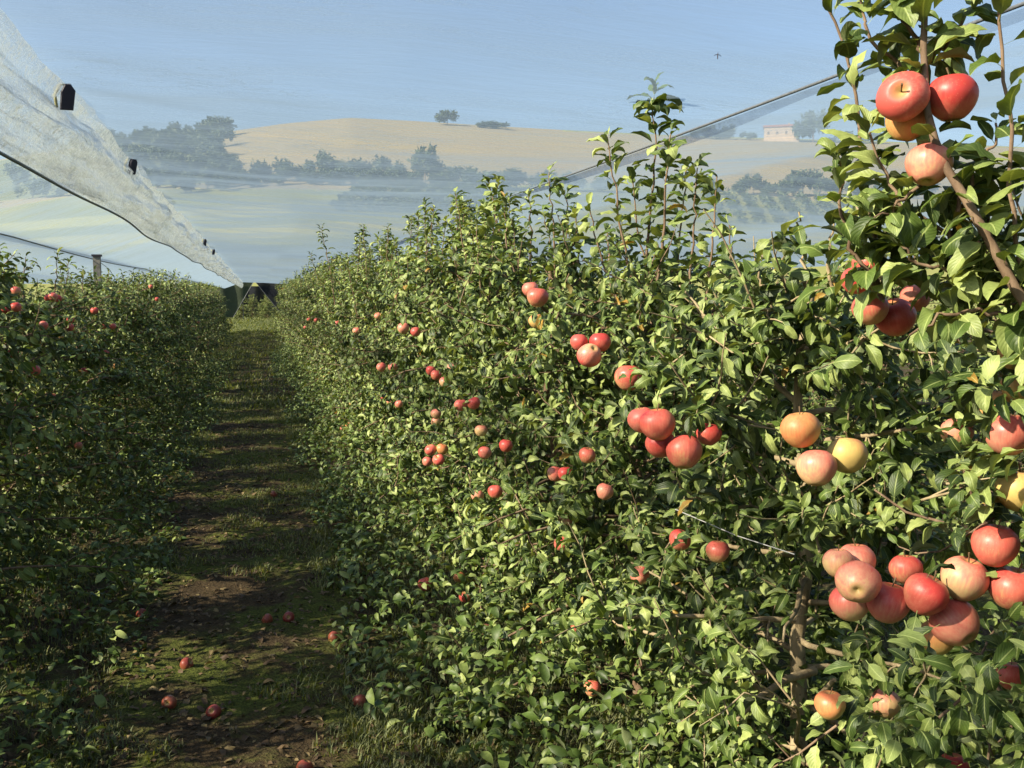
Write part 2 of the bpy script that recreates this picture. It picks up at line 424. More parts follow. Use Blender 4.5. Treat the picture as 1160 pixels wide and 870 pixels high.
# grass blades
def blades(x, y, h, wd, tint, rng):
    n = len(x)
    a = rng.uniform(0, 2 * math.pi, n); lean = rng.uniform(0.15, 0.9, n) * h
    d = np.stack([np.cos(a), np.sin(a), np.zeros(n)], 1); s = np.stack([-np.sin(a), np.cos(a), np.zeros(n)], 1)
    b = np.stack([x, y, path_z(x, y) - 0.004], 1); up = np.array([0, 0, 1.0])
    V = np.empty((n, 6, 3))
    for i, (t, ww) in enumerate(((0, 1.0), (0.55, 0.8), (1.0, 0.12))):
        c = b + up * (h * t * (1 - 0.25 * t))[:, None] + d * (lean * t * t)[:, None]
        V[:, 2 * i] = c - s * (wd * ww)[:, None]; V[:, 2 * i + 1] = c + s * (wd * ww)[:, None]
    q = np.array([[0, 1, 3, 2], [2, 3, 5, 4]])
    f = (np.arange(n)[:, None, None] * 6 + q[None]).reshape(-1, 4)
    return V.reshape(-1, 3), f, np.repeat(tint, 6)
rng = np.random.default_rng(5)
acc = Acc()
def grass_zone(n, x0, x1, y0, y1, hmin, hmax, wd, thr, tb=0.0, ypow=1.0):
    x = rng.uniform(x0, x1, n); y = y0 + (y1 - y0) * rng.uniform(0, 1, n) ** ypow
    keep = (0.6 * vnoise(x * 1.7 + 5, y * 1.3, 8) + 0.4 * vnoise(x * 6, y * 6, 9)) > thr
    x = x[keep]; y = y[keep]; m = len(x)
    h = rng.uniform(hmin, hmax, m) * (0.6 + 0.8 * vnoise(x * 2, y * 2, 12))
    V, f, t = blades(x, y, h, np.full(m, wd) * rng.uniform(0.6, 1.3, m), np.clip(rng.beta(2, 2.5, m) + tb, 0, 1), rng)
    acc.add(V, f, None, t)
grass_zone(60000, 0.30, 1.35, 1.6, 14, 0.02, 0.07, 0.0026, 0.44, 0.1, 1.5)
grass_zone(45000, -1.75, -0.50, 1.6, 16, 0.02, 0.075, 0.0026, 0.40, 0.0, 1.5)
grass_zone(60000, -0.65, 0.45, 1.6, 16, 0.012, 0.045, 0.0026, 0.53, 0.14, 1.5)
grass_zone(26000, -1.8, 1.4, 14, 46, 0.04, 0.12, 0.008, 0.45, 0.1)
grass_zone(26000, -4.0, 4.5, 43, 74, 0.06, 0.16, 0.018, 0.1, 0.12)
grass_zone(16000, 1.0, 3.2, 1.0, 8, 0.03, 0.10, 0.0035, 0.45, 0.05)
g = obj('grass', acc.mesh('grass', M_GRASS)); g['kind'] = 'stuff'

# ------------------------------------------------------------------ leaves
def leaf_templates(nt_, ns_, nvar, seed):
    r = np.random.default_rng(seed); out = []
    t = np.linspace(0, 1, nt_); s = np.linspace(-1, 1, ns_)
    for v in range(nvar):
        wv = 0.24 * np.sin(math.pi * np.clip(t, 0, 1) ** 0.85) ** 0.72
        wv = np.maximum(wv * (1 - 0.10 * t), 0.0)
        wv[0] = 0.012; wv[-1] = 0.006
        if nt_ > 6: wv[1:-1] *= 1 + 0.05 * r.uniform(-1, 1, nt_ - 2)
        curl = r.uniform(0.5, 2.4); c0 = r.uniform(-0.25, 0.25)
        ang = c0 + curl * t ** 1.3
        dt = 1.0 / (nt_ - 1)
        x = np.concatenate([[0], np.cumsum(np.cos((ang[1:] + ang[:-1]) / 2) * dt)])
        z = -np.concatenate([[0], np.cumsum(np.sin((ang[1:] + ang[:-1]) / 2) * dt)])
        fold = r.uniform(0.05, 0.95) if v % 4 else r.uniform(-0.5, -0.2)
        tw = r.uniform(-0.5, 0.5); ra = r.uniform(0.12, 0.34); rf = r.uniform(9, 15); p1, p2 = r.uniform(0, 6, 2)
        bend = r.uniform(-0.12, 0.12)
        T = np.zeros((nt_, ns_, 3))
        for j, sv in enumerate(s):
            off = sv * wv
            nn = fold * np.abs(off) + tw * off * t
            nn = nn + ra * np.abs(sv) ** 2 * wv * np.sin(rf * t + (p1 if sv > 0 else p2))
            T[:, j, 0] = x + np.sin(ang) * nn
            T[:, j, 1] = off * np.cos(np.clip(fold, -0.6, 0.8) * 0.6) + bend * t * t
            T[:, j, 2] = z + np.cos(ang) * nn
        T[..., 0] += 0.22
        V = T.reshape(-1, 3)
        U = np.stack(np.meshgrid(t, (s + 1) / 2, indexing='ij'), -1).reshape(-1, 2)
        i = np.arange(nt_ - 1)[:, None] * ns_; j = np.arange(ns_ - 1)[None]
        f = np.stack([i + j, i + ns_ + j, i + ns_ + j + 1, i + j + 1], -1).reshape(-1, 4)
        # petiole: a slim strip from the shoot to the blade
        n0 = len(V)
        V = np.concatenate([V, [[0, -.012, 0], [0, .012, 0], [0.235, .010, 0.0], [0.235, -.010, 0.0]]])
        U = np.concatenate([U, np.full((4, 2), 0.5)])
        f = np.concatenate([f, [[n0, n0 + 3, n0 + 2, n0 + 1]]])
        out.append((V, U, f))
    return out
T_HI = leaf_templates(8, 5, 14, 1)
T_MD = leaf_templates(5, 3, 10, 2)
T_LO = leaf_templates(3, 3, 8, 3)

def leaves_into(acc, L, temps, rng):
    """L: dict with P, D, N, S, t"""
    n = len(L['P']); var = rng.integers(0, len(temps), n)
    D = unit(L['D']); N = L['N'] - np.sum(L['N'] * D, 1, keepdims=True) * D; N = unit(N)
    Sd = np.cross(N, D)
    wf = rng.uniform(0.85, 1.2, n)
    for q, (V, U, f) in enumerate(temps):
        m = np.where(var == q)[0]
        if not len(m): continue
        s = L['S'][m][:, None, None]
        W = L['P'][m][:, None] + s * (V[None, :, 0:1] * D[m][:, None] + V[None, :, 1:2] * wf[m][:, None, None] * Sd[m][:, None] + V[None, :, 2:3] * N[m][:, None])
        k_ = len(V)
        ff = (np.arange(len(m))[:, None, None] * k_ + f[None]).reshape(-1, 4)
        acc.add(W.reshape(-1, 3), ff, np.tile(U, (len(m), 1)), np.repeat(L['t'][m], k_))

def shoot(start, d, length, n, rng, wob=0.12, lift=0.0):
    pts = [np.asarray(start, float)]; d = unit(np.asarray(d, float)); st = length / n
    for i in range(n):
        d = unit(d + rng.normal(0, wob, 3) + np.array([0, 0, lift]))
        pts.append(pts[-1] + d * st)
    return np.array(pts)

def resample(pts, n):
    seg = np.linalg.norm(np.diff(pts, axis=0), axis=1); c = np.concatenate([[0], np.cumsum(seg)])
    u = np.linspace(0, c[-1], n)
    return np.stack([np.interp(u, c, pts[:, i]) for i in range(3)], 1)

class Tree:
    def __init__(s, rng): s.rng = rng; s.wood = Acc(); s.tubes = []; s.L = {k: [] for k in 'PDNSt'}; s.tips = []
    def leaf_along(s, pts, spacing, size, t0=0.0, upright=False, tint=0.0, skip=0.0):
        rng = s.rng
        ln = np.linalg.norm(np.diff(pts, axis=0), axis=1).sum()
        n = max(2, int(ln * (1 - skip) / spacing))
        seg = np.linalg.norm(np.diff(pts, axis=0), axis=1); c = np.concatenate([[0], np.cumsum(seg)])
        u = np.sort(c[-1] * (skip + (1 - skip) * (np.arange(n) + rng.uniform(0, 1, n)) / n)); u[-1] = c[-1]
        P = np.stack([np.interp(u, c, pts[:, i]) for i in range(3)], 1)
        dd = unit(np.diff(pts, axis=0)); d = dd[np.clip(np.searchsorted(c, u) - 1, 0, len(dd) - 1)]
        ref = np.array([0.2, 0.3, 0.93]) if not upright else np.array([1.0, 0.2, 0.1])
        e1 = unit(np.cross(d, ref)); e2 = np.cross(d, e1)
        a = rng.uniform(0, 6.28) + 2.4 * np.arange(n) + rng.normal(0, 0.35, n)
        r = np.cos(a)[:, None] * e1 + np.sin(a)[:, None] * e2
        if upright:
            frac = (u / c[-1])[:, None]
            D = r * (1.0 - 0.55 * frac ** 4) + d * (0.30 + 0.75 * frac ** 5) + rng.normal(0, 0.18, (n, 3))
            N = np.array([0, 0, 0.9]) + 0.5 * SUN_V + rng.normal(0, 0.30, (n, 3)) + 0.2 * d
        else:
            D = 0.8 * r + 0.42 * d + rng.normal(0, 0.28, (n, 3)) + np.array([0, 0, -0.10])
            N = np.array([0, 0, 0.6]) + 0.9 * SUN_V + rng.normal(0, 0.45, (n, 3))
        S = size * rng.uniform(0.62, 1.2, n)
        S *= 1 - 0.35 * (u / c[-1]) ** 6
        t = np.clip(rng.beta(0.85, 1.05, n) * 0.90 + tint, 0.0, 0.93)
        t = np.where(rng.uniform(0, 1, n) < 0.006, 1.0, t)
        for kx, val in zip('PDNSt', (P, D, N, S, t)): s.L[kx].append(val)
    def build_body(s, H=1.9, wx=0.62, wy=0.70, nsc=28, zmin=0.16, spacing=0.021, size=0.072, sub=(9, 15), dense=1.0):
        rng = s.rng
        tr = np.array([[0, 0, -0.05], *[[rng.normal(0, 0.018), rng.normal(0, 0.018), z] for z in np.linspace(0.25, H, 8)]])
        tr = resample(tr, 18)
        s.trunk = tr
        s.wood.tube(tr, np.linspace(0.029, 0.010, 18) * (1 + 0.06 * rng.normal(0, 1, 18)), 10)
        ga = rng.uniform(0, 6.28)
        for i in range(nsc):
            f = (i + rng.uniform(0, 0.8)) / nsc
            z = zmin + (H - 0.08 - zmin) * f
            ga += 2.39996
            p0 = np.array([np.interp(z, tr[:, 2], tr[:, 0]), np.interp(z, tr[:, 2], tr[:, 1]), z])
            ca, sa = math.cos(ga), math.sin(ga)
            reach = math.hypot(ca * wx, sa * wy) * rng.uniform(0.75, 1.08) * (1.0 - 0.38 * f ** 2)
            el = rng.uniform(-0.22, 0.42) + 0.38 * f
            d = np.array([ca, sa, math.tan(el) * 0.9])
            br = shoot(p0, d, reach * 1.06, 7, rng, 0.10, -0.055 + 0.03 * f)
            if f < 0.22: br[1:, :2] = br[:1, :2] + (br[1:, :2] - br[:1, :2]) * 1.18
            br[:, 2] = np.maximum(br[:, 2], 0.07)
            s.tubes.append((br, np.linspace(0.0095, 0.0028, 8), 6))
            s.leaf_along(br, spacing / dense * 1.1, size, skip=0.25)
            s.tips.append(br[-1])
            for q in range(int(rng.integers(*sub) * dense)):
                u = rng.uniform(0.2, 1.0); b = br[min(7, int(u * 7))]
                dd = np.array([ca * 0.5, sa * 0.5, 0.22]) + rng.normal(0, 0.62, 3)
                ss = shoot(b, dd, rng.uniform(0.09, 0.30), 4, rng, 0.16, 0.02)
                ss[:, 2] = np.maximum(ss[:, 2], 0.05)
                s.tubes.append((ss, np.linspace(0.0034, 0.0015, 5), 4))
                s.leaf_along(ss, spacing, size * rng.uniform(0.85, 1.1))
    def upright(s, pts, size=0.082, r0=0.006, spacing=0.026, tint=0.12, skip=0.0):
        pts = resample(np.asarray(pts, float), 14)
        pts[1:-1] += s.rng.normal(0, 0.004, (12, 3))
        s.wood.tube(pts, np.linspace(r0, 0.0022, 14), 6)
        s.leaf_along(pts, spacing, size, upright=True, tint=tint, skip=skip)
        s.leaf_along(pts[-3:], 0.012, size * 0.95, upright=True, tint=tint + 0.08)
    def random_uprights(s, n, H, top, size=0.078, spacing=0.027):
        rng = s.rng
        for i in range(n):
            x, y = rng.normal(0, 0.20), rng.uniform(-0.58, 0.58)
            z0 = H - rng.uniform(0.1, 0.5)
            ln = (top - z0) * rng.uniform(0.55, 1.0)
            p = shoot((x, y, z0), (rng.normal(0, 0.12), rng.normal(0, 0.12), 1), ln, 6, rng, 0.06, 0.05)
            s.upright(p, size, 0.0055, spacing)
        p = shoot(s.trunk[-1], (0, 0, 1), top - H, 6, rng, 0.05, 0.05)
        s.upright(p, size, 0.008, spacing)
    def wood_mesh(s, off=None, mat=None):
        for pts, rad, sides in s.tubes:
            if off is not None:
                px, py, z = to_px((pts + off).mean(0)[None])
                if rad[0] < 0.005 and 830 < px[0] < 965 and 620 < py[0] < 850 and z[0] < 3.0 and s.rng.uniform() < 0.85: continue
                C = pts + off; cut = len(pts)
                for c, r, kf in zip(HC, HR, HK):
                    v = unit(CAM - c); q = C - c; al = q @ v; pr = np.linalg.norm(q - al[:, None] * v, axis=1)
                    hit = np.where((al > 0.0) & (al < 0.9) & (pr < r * 1.9))[0]
                    if len(hit): cut = min(cut, hit[0])
                px, py, z = to_px(C)
                hit = np.where((z < 1.3) & (z > 0) & (px > -50) & (px < 1210))[0]
                if len(hit): cut = min(cut, hit[0])
                if cut < 2: continue
                pts, rad = pts[:cut], rad[:cut]
            s.wood.tube(pts, rad, sides)
        return s.wood.mesh('trunk', mat or M_BARK)
    def finish(s):
        return {k_: np.concatenate(s.L[k_]) for k_ in 'PDNSt'}

# ------------------------------------------------------------------ apples
def apple_mesh(name, mat, seed, ns_=28, nr=18):
    r = np.random.default_rng(seed); acc = Acc()
    th = np.linspace(0.0, math.pi, nr); a = np.linspace(0, 2 * math.pi, ns_ + 1)
    TH, Aa = np.meshgrid(th, a, indexing='ij')
    rr = 1.0 - 0.05 * np.cos(2 * TH)
    lob = 1 + 0.05 * r.uniform(0.4, 1) * np.cos(Aa + r.uniform(0, 6)) * np.sin(TH) * np.cos(TH) + 0.022 * np.cos(5 * Aa + r.uniform(0, 6)) * np.sin(TH / 2 + 0.35) ** 4 + 0.03 * np.cos(2 * Aa + r.uniform(0, 6))
    rad = np.sin(TH) * rr * lob * (1 + 0.13 * np.cos(TH))       # broader near the stem
    z = np.cos(TH) * 1.02
    z -= 0.34 * np.exp(-(np.sin(TH) / 0.26) ** 2) * (TH < 1.57)
    z += 0.30 * np.exp(-(np.sin(TH) / 0.24) ** 2) * (TH > 1.57)
    P = np.stack([rad * np.cos(Aa), rad * np.sin(Aa), z], -1) * 0.039
    acc.grid(P[:, ::1])
    me = acc.mesh(name, mat)
    st = Acc(); pts = np.array([[0, 0, 0.020], [0.001, 0, 0.030], [0.004, 0.001, 0.040], [0.007, 0.002, 0.049]])
    st.tube(pts, [0.0016, 0.0013, 0.0013, 0.002], 6)
    ca = Acc()
    for i in range(5):
        b = i * 2 * math.pi / 5
        d = np.array([math.cos(b), math.sin(b), 0]); s_ = np.array([-math.sin(b), math.cos(b), 0])
        z0 = -0.0265
        ca.add([d * 0.001 - s_ * 0.002 + [0, 0, z0], d * 0.001 + s_ * 0.002 + [0, 0, z0], d * 0.006 + s_ * 0.0006 + [0, 0, z0 - 0.005], d * 0.006 - s_ * 0.0006 + [0, 0, z0 - 0.005]], [[0, 1, 2, 3]])
    return me, st.mesh('stem', M_STEM), ca.mesh('calyx', M_STEM)
APPLES = {k_: [apple_mesh('apple', m_, sd + i) for i in range(3)] for k_, m_, sd in (('r', M_APPLE, 1), ('y', M_APPLE_Y, 11), ('d', M_APPLE_R, 21))}
M_WIND = mat_apple('windfall skin', (0.20, 0.030, 0.022), (0.24, 0.07, 0.035), (0.22, 0.13, 0.05), 0.05, 0.8)
APPLES['w'] = [apple_mesh('apple', M_WIND, 41 + i) for i in range(2)]
APPLES_LO = {k_: apple_mesh('apple', m_, 5, 14, 10)[0] for k_, m_ in (('r', M_APPLE), ('y', M_APPLE_Y), ('d', M_APPLE_R))}
HERO = []          # (centre, radius, clearing factor)

from mathutils import Matrix
def face_rot(view, spin, axis_to=None):
    """turn the apple: axis_to is the world direction of its stem end"""
    z = Vector(axis_to).normalized(); q = Vector((0, 0, 1)).rotation_difference(z)
    return (q.to_matrix() @ Matrix.Rotation(spin, 3, 'Z')).to_euler()

def apple(p, diam, kind, label, group, axis=(0, 0, 1), spin=0.0, full=True, clear=0.0, name='apple'):
    if full:
        me, st, ca = random.choice(APPLES[kind])
        o = obj(name, me)
        obj('stem', st, o); obj('calyx', ca, o)
    else:
        o = obj(name, APPLES_LO[kind])
    o.location = p; o.scale = (diam / 0.078,) * 3
    o.rotation_euler = face_rot(None, spin, axis)
    tag(o, label, 'apple', group)
    if clear: HERO.append((np.asarray(p), diam / 2, clear))
    return o

TOP = 'apples hanging in the sunlit right row'
# px, py, apparent diameter in px, kind, stem axis (right, up, towards camera), clearing, label
CAMB = np.stack([RT, UP, -FW])
hero_list = [
 (1023, 110, 54, 'r', (-0.45, 0.05, 0.85), 1.1, 'large pink apple showing its stem hollow, left of the topmost pair'),
 (1078, 111, 55, 'd', (-0.1, 0.9, 0.1), 1.0, 'red and orange apple with a leaf across it, right of the topmost pair'),
 (1027, 139, 44, 'y', (0.1, 0.8, 0.2), 0.7, 'orange apple tucked underneath the topmost pair'),
 (1052, 187, 48, 'r', (0.2, 0.9, -0.3), 1.0, 'pale red apple on the main branch just below the topmost trio'),
 (1014, 360, 44, 'd', (-0.35, 0.85, 0.35), 1.0, 'crimson apple with visible stem hollow, lowest of the high cluster under leaves'),
 (986, 350, 38, 'd', (-0.2, 0.9, 0.1), 0.8, 'red apple half behind a leaf, beside the crimson one'),
 (984, 300, 36, 'd', (0.0, 0.9, 0.2), 0.7, 'red apple split by a hanging leaf at the top of the high cluster'),
 (970, 318, 26, 'd', (0.0, 0.9, 0.2), 0.6, 'sliver of a small red apple left of the high cluster'),
 (1036, 338, 26, 'r', (0.2, 0.9, 0.1), 0.6, 'small red apple peeping out at the right of the high cluster'),
 (1127, 462, 42, 'y', (0, 1, 0.1), 0.7, 'dull orange apple in leaf shade near the picture edge'),
 (1142, 492, 50, 'r', (0.1, 1, 0.1), 0.9, 'bright pinkish apple cut by leaf shadow beside the dull orange one'),
 (1084, 490, 32, 'r', (0, 1, 0.1), 0.7, 'pale red apple mostly covered by a pointed leaf'),
 (1156, 556, 50, 'y', (0, 1, 0.1), 0.9, 'yellow apple cut off by the picture edge above the big cluster'),
 (1150, 402, 36, 'y', (0, 1, 0.1), 0.5, 'greenish shaded apple near the thick leaning branch'),
 (1153, 438, 34, 'y', (0, 1, 0.1), 0.5, 'orange shaded apple under the greenish one at the picture edge'),
 (907, 487, 42, 'y', (-0.1, 1, 0.1), 0.8, 'orange apple with leaf shadow bands above the golden pair'),
 (925, 530, 43, 'r', (0.05, 1, -0.2), 1.1, 'orange red apple, left of the pair hanging over the trunk'),
 (960, 516, 42, 'y', (0.1, 1, -0.2), 1.1, 'golden yellow apple, right of the pair hanging over the trunk'),
 (775, 512, 40, 'd', (0.05, 1, -0.25), 1.1, 'glossy scarlet apple, lowest of its cluster in the middle tree'),
 (745, 481, 38, 'd', (-0.1, 1, 0.1), 0.8, 'red apple behind leaves above the glossy scarlet one'),
 (727, 476, 30, 'r', (-0.2, 1, 0.1), 0.7, 'pale orange apple left of the red ones in the middle tree'),
 (748, 503, 32, 'd', (-0.2, 1, 0.1), 0.7, 'red apple squeezed against the glossy scarlet one'),
 (803, 492, 22, 'd', (0.2, 1, 0), 0.6, 'small red apple right of the glossy scarlet one'),
 (668, 402, 27, 'r', (-0.3, -0.5, -0.6), 1.1, 'round pink apple with pale calyx end facing the path'),
 (680, 388, 23, 'd', (0, 1, 0), 0.7, 'red apple behind the round pink one'),
 (656, 388, 20, 'r', (0, 1, 0), 0.6, 'pink apple under a pale leaf left of the round pink one'),
 (712, 428, 34, 'd', (0, 1, 0), 0.8, 'deep red apple split by a leaf, right of the round pink one'),
 (609, 337, 23, 'd', (0.1, 1, 0.1), 1.1, 'dark red apple high in the row below the leafy tips'),
 (601, 328, 18, 'r', (-0.1, 1, 0.1), 0.9, 'small pink apple touching the high dark red one'),
 (608, 364, 17, 'y', (-0.1, 1, 0.1), 0.5, 'pale apple below the high dark red one'),
 (972, 660, 47, 'r', (0.35, 0.25, -0.9), 1.15, 'apple in the big low cluster with its calyx facing the camera'),
 (970, 636, 42, 'r', (0, 1, 0), 0.74, 'red apple cropped by a leaf at the top left of the big low cluster'),
 (950, 638, 32, 'r', (0, 1, 0), 0.74, 'half hidden apple at the far left of the big low cluster'),
 (963, 683, 44, 'r', (-0.1, 1, 0.1), 1.0, 'pinkish apple under the one whose calyx faces the camera'),
 (1006, 683, 48, 'r', (0.2, 1, 0.1), 1.0, 'sunlit apple with a notch of leaf shadow in the middle of the low cluster'),
 (1048, 674, 48, 'd', (0.4, 0.8, 0.2), 1.0, 'oval red apple leaning right in the middle of the low cluster'),
 (1092, 656, 51, 'r', (0.2, 0.9, 0.2), 0.9, 'apple with a dark leaf over its lower half in the low cluster'),
 (1127, 618, 50, 'd', (0.1, 1, 0.1), 1.1, 'big apple with a shadow band, topmost of the low cluster'),
 (1147, 667, 50, 'd', (0.1, 1, 0.2), 0.9, 'vivid red apple at the right end of the low cluster'),
 (1082, 706, 52, 'r', (-0.35, 0.55, -0.75), 1.15, 'lowest big apple of the cluster with dark calyx end showing'),
 (1062, 722, 40, 'y', (0, 1, 0), 0.7, 'shaded yellow green apple peeping out under the lowest big apple'),
 (1026, 645, 30, 'd', (0, 1, 0), 0.5, 'dark shaded apple deep behind the low cluster'),
 (1003, 797, 32, 'r', (0, 1, 0), 0.9, 'orange apple split by leaf shade below the low cluster'),
 (940, 799, 19, 'y', (0, 1, 0), 0.9, 'small orange apple just right of the bare trunk'),
 (1146, 766, 28, 'r', (0, 1, 0), 0.9, 'flattened looking red apple alone at the right picture edge'),
 (1080, 870, 32, 'd', (0, 1, 0), 0.8, 'red apple cut off by the lower picture edge'),
]
hero_pos = []
for i, (px, py, dp, kd, ax, cl, lab) in enumerate(hero_list):
    if px > 930 and py < 250: d = 1.72
    elif px > 930 and 280 < py < 380: d = 1.98
    elif px > 1070 and py < 580: d = 1.85
    elif 890 < px < 970 and py < 560: d = 2.12
    elif px > 940 and py < 740: d = 1.86
    elif px > 930 and py > 740: d = 2.0
    elif 720 <= px < 810: d = 2.35
    elif 640 < px < 720: d = 3.45
    else: d = 4.3
    d += 0.015 * math.sin(i * 2.3)
    if cl < 0.75: d += 0.07
    diam = min(max(dp * d / F, 0.058), 0.094)
    hero_pos.append([px, py, d, diam])

# settle the clusters: no fruit grows into its neighbour
for it in range(60):
    moved = False
    for a_ in range(len(hero_pos)):
        for b_ in range(a_ + 1, len(hero_pos)):
            A, B = hero_pos[a_], hero_pos[b_]
            gap = np.linalg.norm(at(*A[:3]) - at(*B[:3])) - 0.475 * (A[3] + B[3])
            if gap < 0:
                (A if A[2] > B[2] else B)[2] += 0.006; moved = True
    if not moved: break
for i, ((px, py, d, diam), (_, _, dp, kd, ax, cl, lab)) in enumerate(zip(hero_pos, hero_list)):
    apple(at(px, py, d), diam, kd, lab, TOP, np.array(ax) @ CAMB, i * 1.3, True, cl)

mid_list = [
 (457, 372, 16, 'r'), (471, 376, 14, 'y'), (404, 375, 12, 'r'), (432, 416, 13, 'r'), (445, 416, 13, 'r'), (494, 425, 15, 'd'), (504, 433, 12, 'r'),
 (488, 420, 11, 'd'), (512, 417, 11, 'y'), (522, 459, 15, 'r'), (537, 457, 12, 'd'), (433, 454, 11, 'r'), (442, 455, 11, 'r'), (452, 458, 9, 'y'),
 (488, 510, 14, 'r'), (501, 509, 12, 'y'), (484, 523, 12, 'r'), (497, 521, 13, 'r'), (494, 469, 11, 'r'), (494, 478, 10, 'y'),
 (545, 488, 12, 'y'), (561, 557, 15, 'd'), (541, 562, 15, 'r'), (629, 537, 22, 'y'), (641, 537, 20, 'd'), (665, 516, 20, 'd'), (685, 557, 20, 'y'),
 (573, 505, 16, 'd'), (549, 513, 14, 'y'), (350, 362, 8, 'd'), (358, 363, 8, 'r'), (346, 371, 7, 'r'), (382, 366, 7, 'y'), (428, 358, 9, 'r'), (770, 612, 17, 'd'), (655, 708, 15, 'd'), (482, 731, 19, 'd'),
 (813, 625, 17, 'd'), (725, 652, 16, 'y'), (640, 590, 15, 'r'), (637, 616, 13, 'r'), (411, 655, 9, 'r'), (396, 585, 8, 'y'), (527, 676, 12, 'd'), (551, 797, 14, 'r'), (521, 808, 10, 'y'), (671, 780, 12, 'd'), (390, 567, 8, 'r'),
 (370, 480, 7, 'y'), (351, 430, 6, 'r')]
mid_labels = {
 0: 'left apple of a sunlit pair standing out from the distant leaves', 1: 'right apple of a sunlit pair, yellow with a red cheek',
 14: 'upper left red apple of a tight foursome', 15: 'pale upper right apple of a tight foursome', 16: 'lower left apple of a tight foursome', 17: 'lower right apple of a tight foursome',
 5: 'deep red apple with a smaller one under it, halfway along the wall of leaves', 9: 'pink apple beside a darker one at mid height of the wall of leaves',
 35: 'dim red apple near a bare twig low in the middle tree', 36: 'lone dark red apple hanging low in the shade beside the path', 25: 'deep red apple framed by leaves left of the middle tree cluster',
 24: 'red apple at the right of a shaded pair left of the middle tree', 23: 'yellowish apple at the left of a shaded pair left of the middle tree', 26: 'pale apple under leaves left of the middle tree trunk', 34: 'small deep red apple in the shade behind the trellis wire', 2: 'single small reddish apple high up far along the right row'}
for i, (px, py, dp, kd) in enumerate(mid_list):
    kd = 'r' if kd == 'y' and i % 3 else kd
    xn = (px - 580) / F
    den = xn * math.cos(YAW) + math.sin(YAW)
    d = ((0.90 if i in (0, 1, 14, 15, 16, 17, 36, 5, 9) else 1.01) + 0.05 * math.sin(i * 1.7)) / den
    if px > 600: d = 1.12 / den
    d = min(d + 0.03 * (i % 3), 22)
    p = at(px, py, d)
    if p[2] < 0.12: p[2] = 0.12
    diam = min(max(dp * 0.82 * d / F, 0.058), 0.080)
    apple(p, diam, kd, mid_labels.get(i, 'small ripe apple half hidden in the sunlit wall of leaves of the right row'), TOP, unit(np.array([random.gauss(0, .3), random.gauss(0, .3), 1])), i * 0.9, True, (0.75, 0.05, 0.35)[i % 3] if i not in (0, 1, 14, 15, 16, 17, 36) else 1.0)

# ------------------------------------------------------------------ trees: the sunlit right row
XR, XL, DY = 1.47, -1.72, 1.2
ORD = ['first', 'second', 'third', 'fourth', 'fifth', 'sixth', 'seventh', 'eighth', 'ninth', 'tenth', 'eleventh', 'twelfth']
G_R = 'apple trees of the right row'; G_L = 'apple trees of the left row'
R_LAB = ['apple tree at the right picture edge with a thick leaning branch and the topmost apples',
         'apple tree with a bare tan lower trunk above the big low apple cluster',
         'apple tree in the middle whose tall leafy tips stick up into the net',
         'apple tree just beyond the one with the tallest tips, dark red apple pair high up']
HC = np.array([h[0] for h in HERO]); HR = np.array([h[1] for h in HERO]); HK = np.array([h[2] for h in HERO])

def prune(L, rng):
    """thin the leaves that grew over the fruit on its light side, and those reaching out over the walkway"""
    C = L['P'] + unit(L['D']) * (L['S'] * 0.7)[:, None]
    keep = np.ones(len(C), bool)
    for c, r, kf in zip(HC, HR, HK):
        v = CAM - c; dist = np.linalg.norm(v); v = v / dist
        q = C - c; al = q @ v; pr = np.linalg.norm(q - al[:, None] * v, axis=1)
        rad = r * kf * 0.92 + (0.012 if kf >= 1.0 else 0.0)
        hit = (al > -r * 0.5) & (al < (0.9 if kf > 0.85 else 0.12)) & (pr < rad)
        inside = np.linalg.norm(q, axis=1) < r * 1.12
        keep &= ~(inside | hit)
    px, py, z = to_px(C)
    infr = (px > -60) & (px < 1240) & (py > -60) & (py < 940)
    keep &= ~((z < 1.32) & infr)
    keep &= ~((z < 1.50) & infr & (rng.uniform(0, 1, len(z)) < 0.5))
    # bare lower stem of the second tree
    line = np.interp(py, [560, 870], [942, 908])
    keep &= ~((np.abs(px - line) < 36) & (py > 655) & (py < 860) & (z < 2.75) & (rng.uniform(0, 1, len(z)) < 0.96))
    keep &= ~((px > 845) & (px < 905) & (py > 685) & (py < 790) & (z < 3.3) & (rng.uniform(0, 1, len(z)) < 0.88))
    # dip in the skyline between the second and third tree
    return keep

def add_tree(x, y, T, temps, mat, mat_w, label, group, do_prune=False, top_mask=None, scale=1.0):
    L = T.finish()
    rt = thing('apple_tree', label, 'apple tree', (x, y, 0), group)
    if do_prune:
        Lw = dict(L); Lw['P'] = L['P'] + np.array([x, y, 0])
        kp = prune(Lw, T.rng)
        if top_mask is not None: kp &= top_mask(Lw['P'] + unit(L['D']) * (L['S'] * 1.1)[:, None])
        L = {k_: v[kp] for k_, v in L.items()}
    a = Acc(); leaves_into(a, L, temps, T.rng)
    obj('trunk', T.wood_mesh(np.array([x, y, 0]) if do_prune else None, mat_w), rt)
    obj('crown', a.mesh('crown', mat), rt)
    return rt

def local(path, d, x, y):
    dd = np.broadcast_to(d, (len(path),))
    return np.array([at(px, py, z) for (px, py), z in zip(path, dd)]) - np.array([x, y, 0])

def skyline(pts):
    xs_, ys_ = np.array(pts, float).T
    def f(Pw):
        px, py, z = to_px(Pw); return (py > np.interp(px, xs_, ys_)) | (z < 0)
    return f
UPR = {}
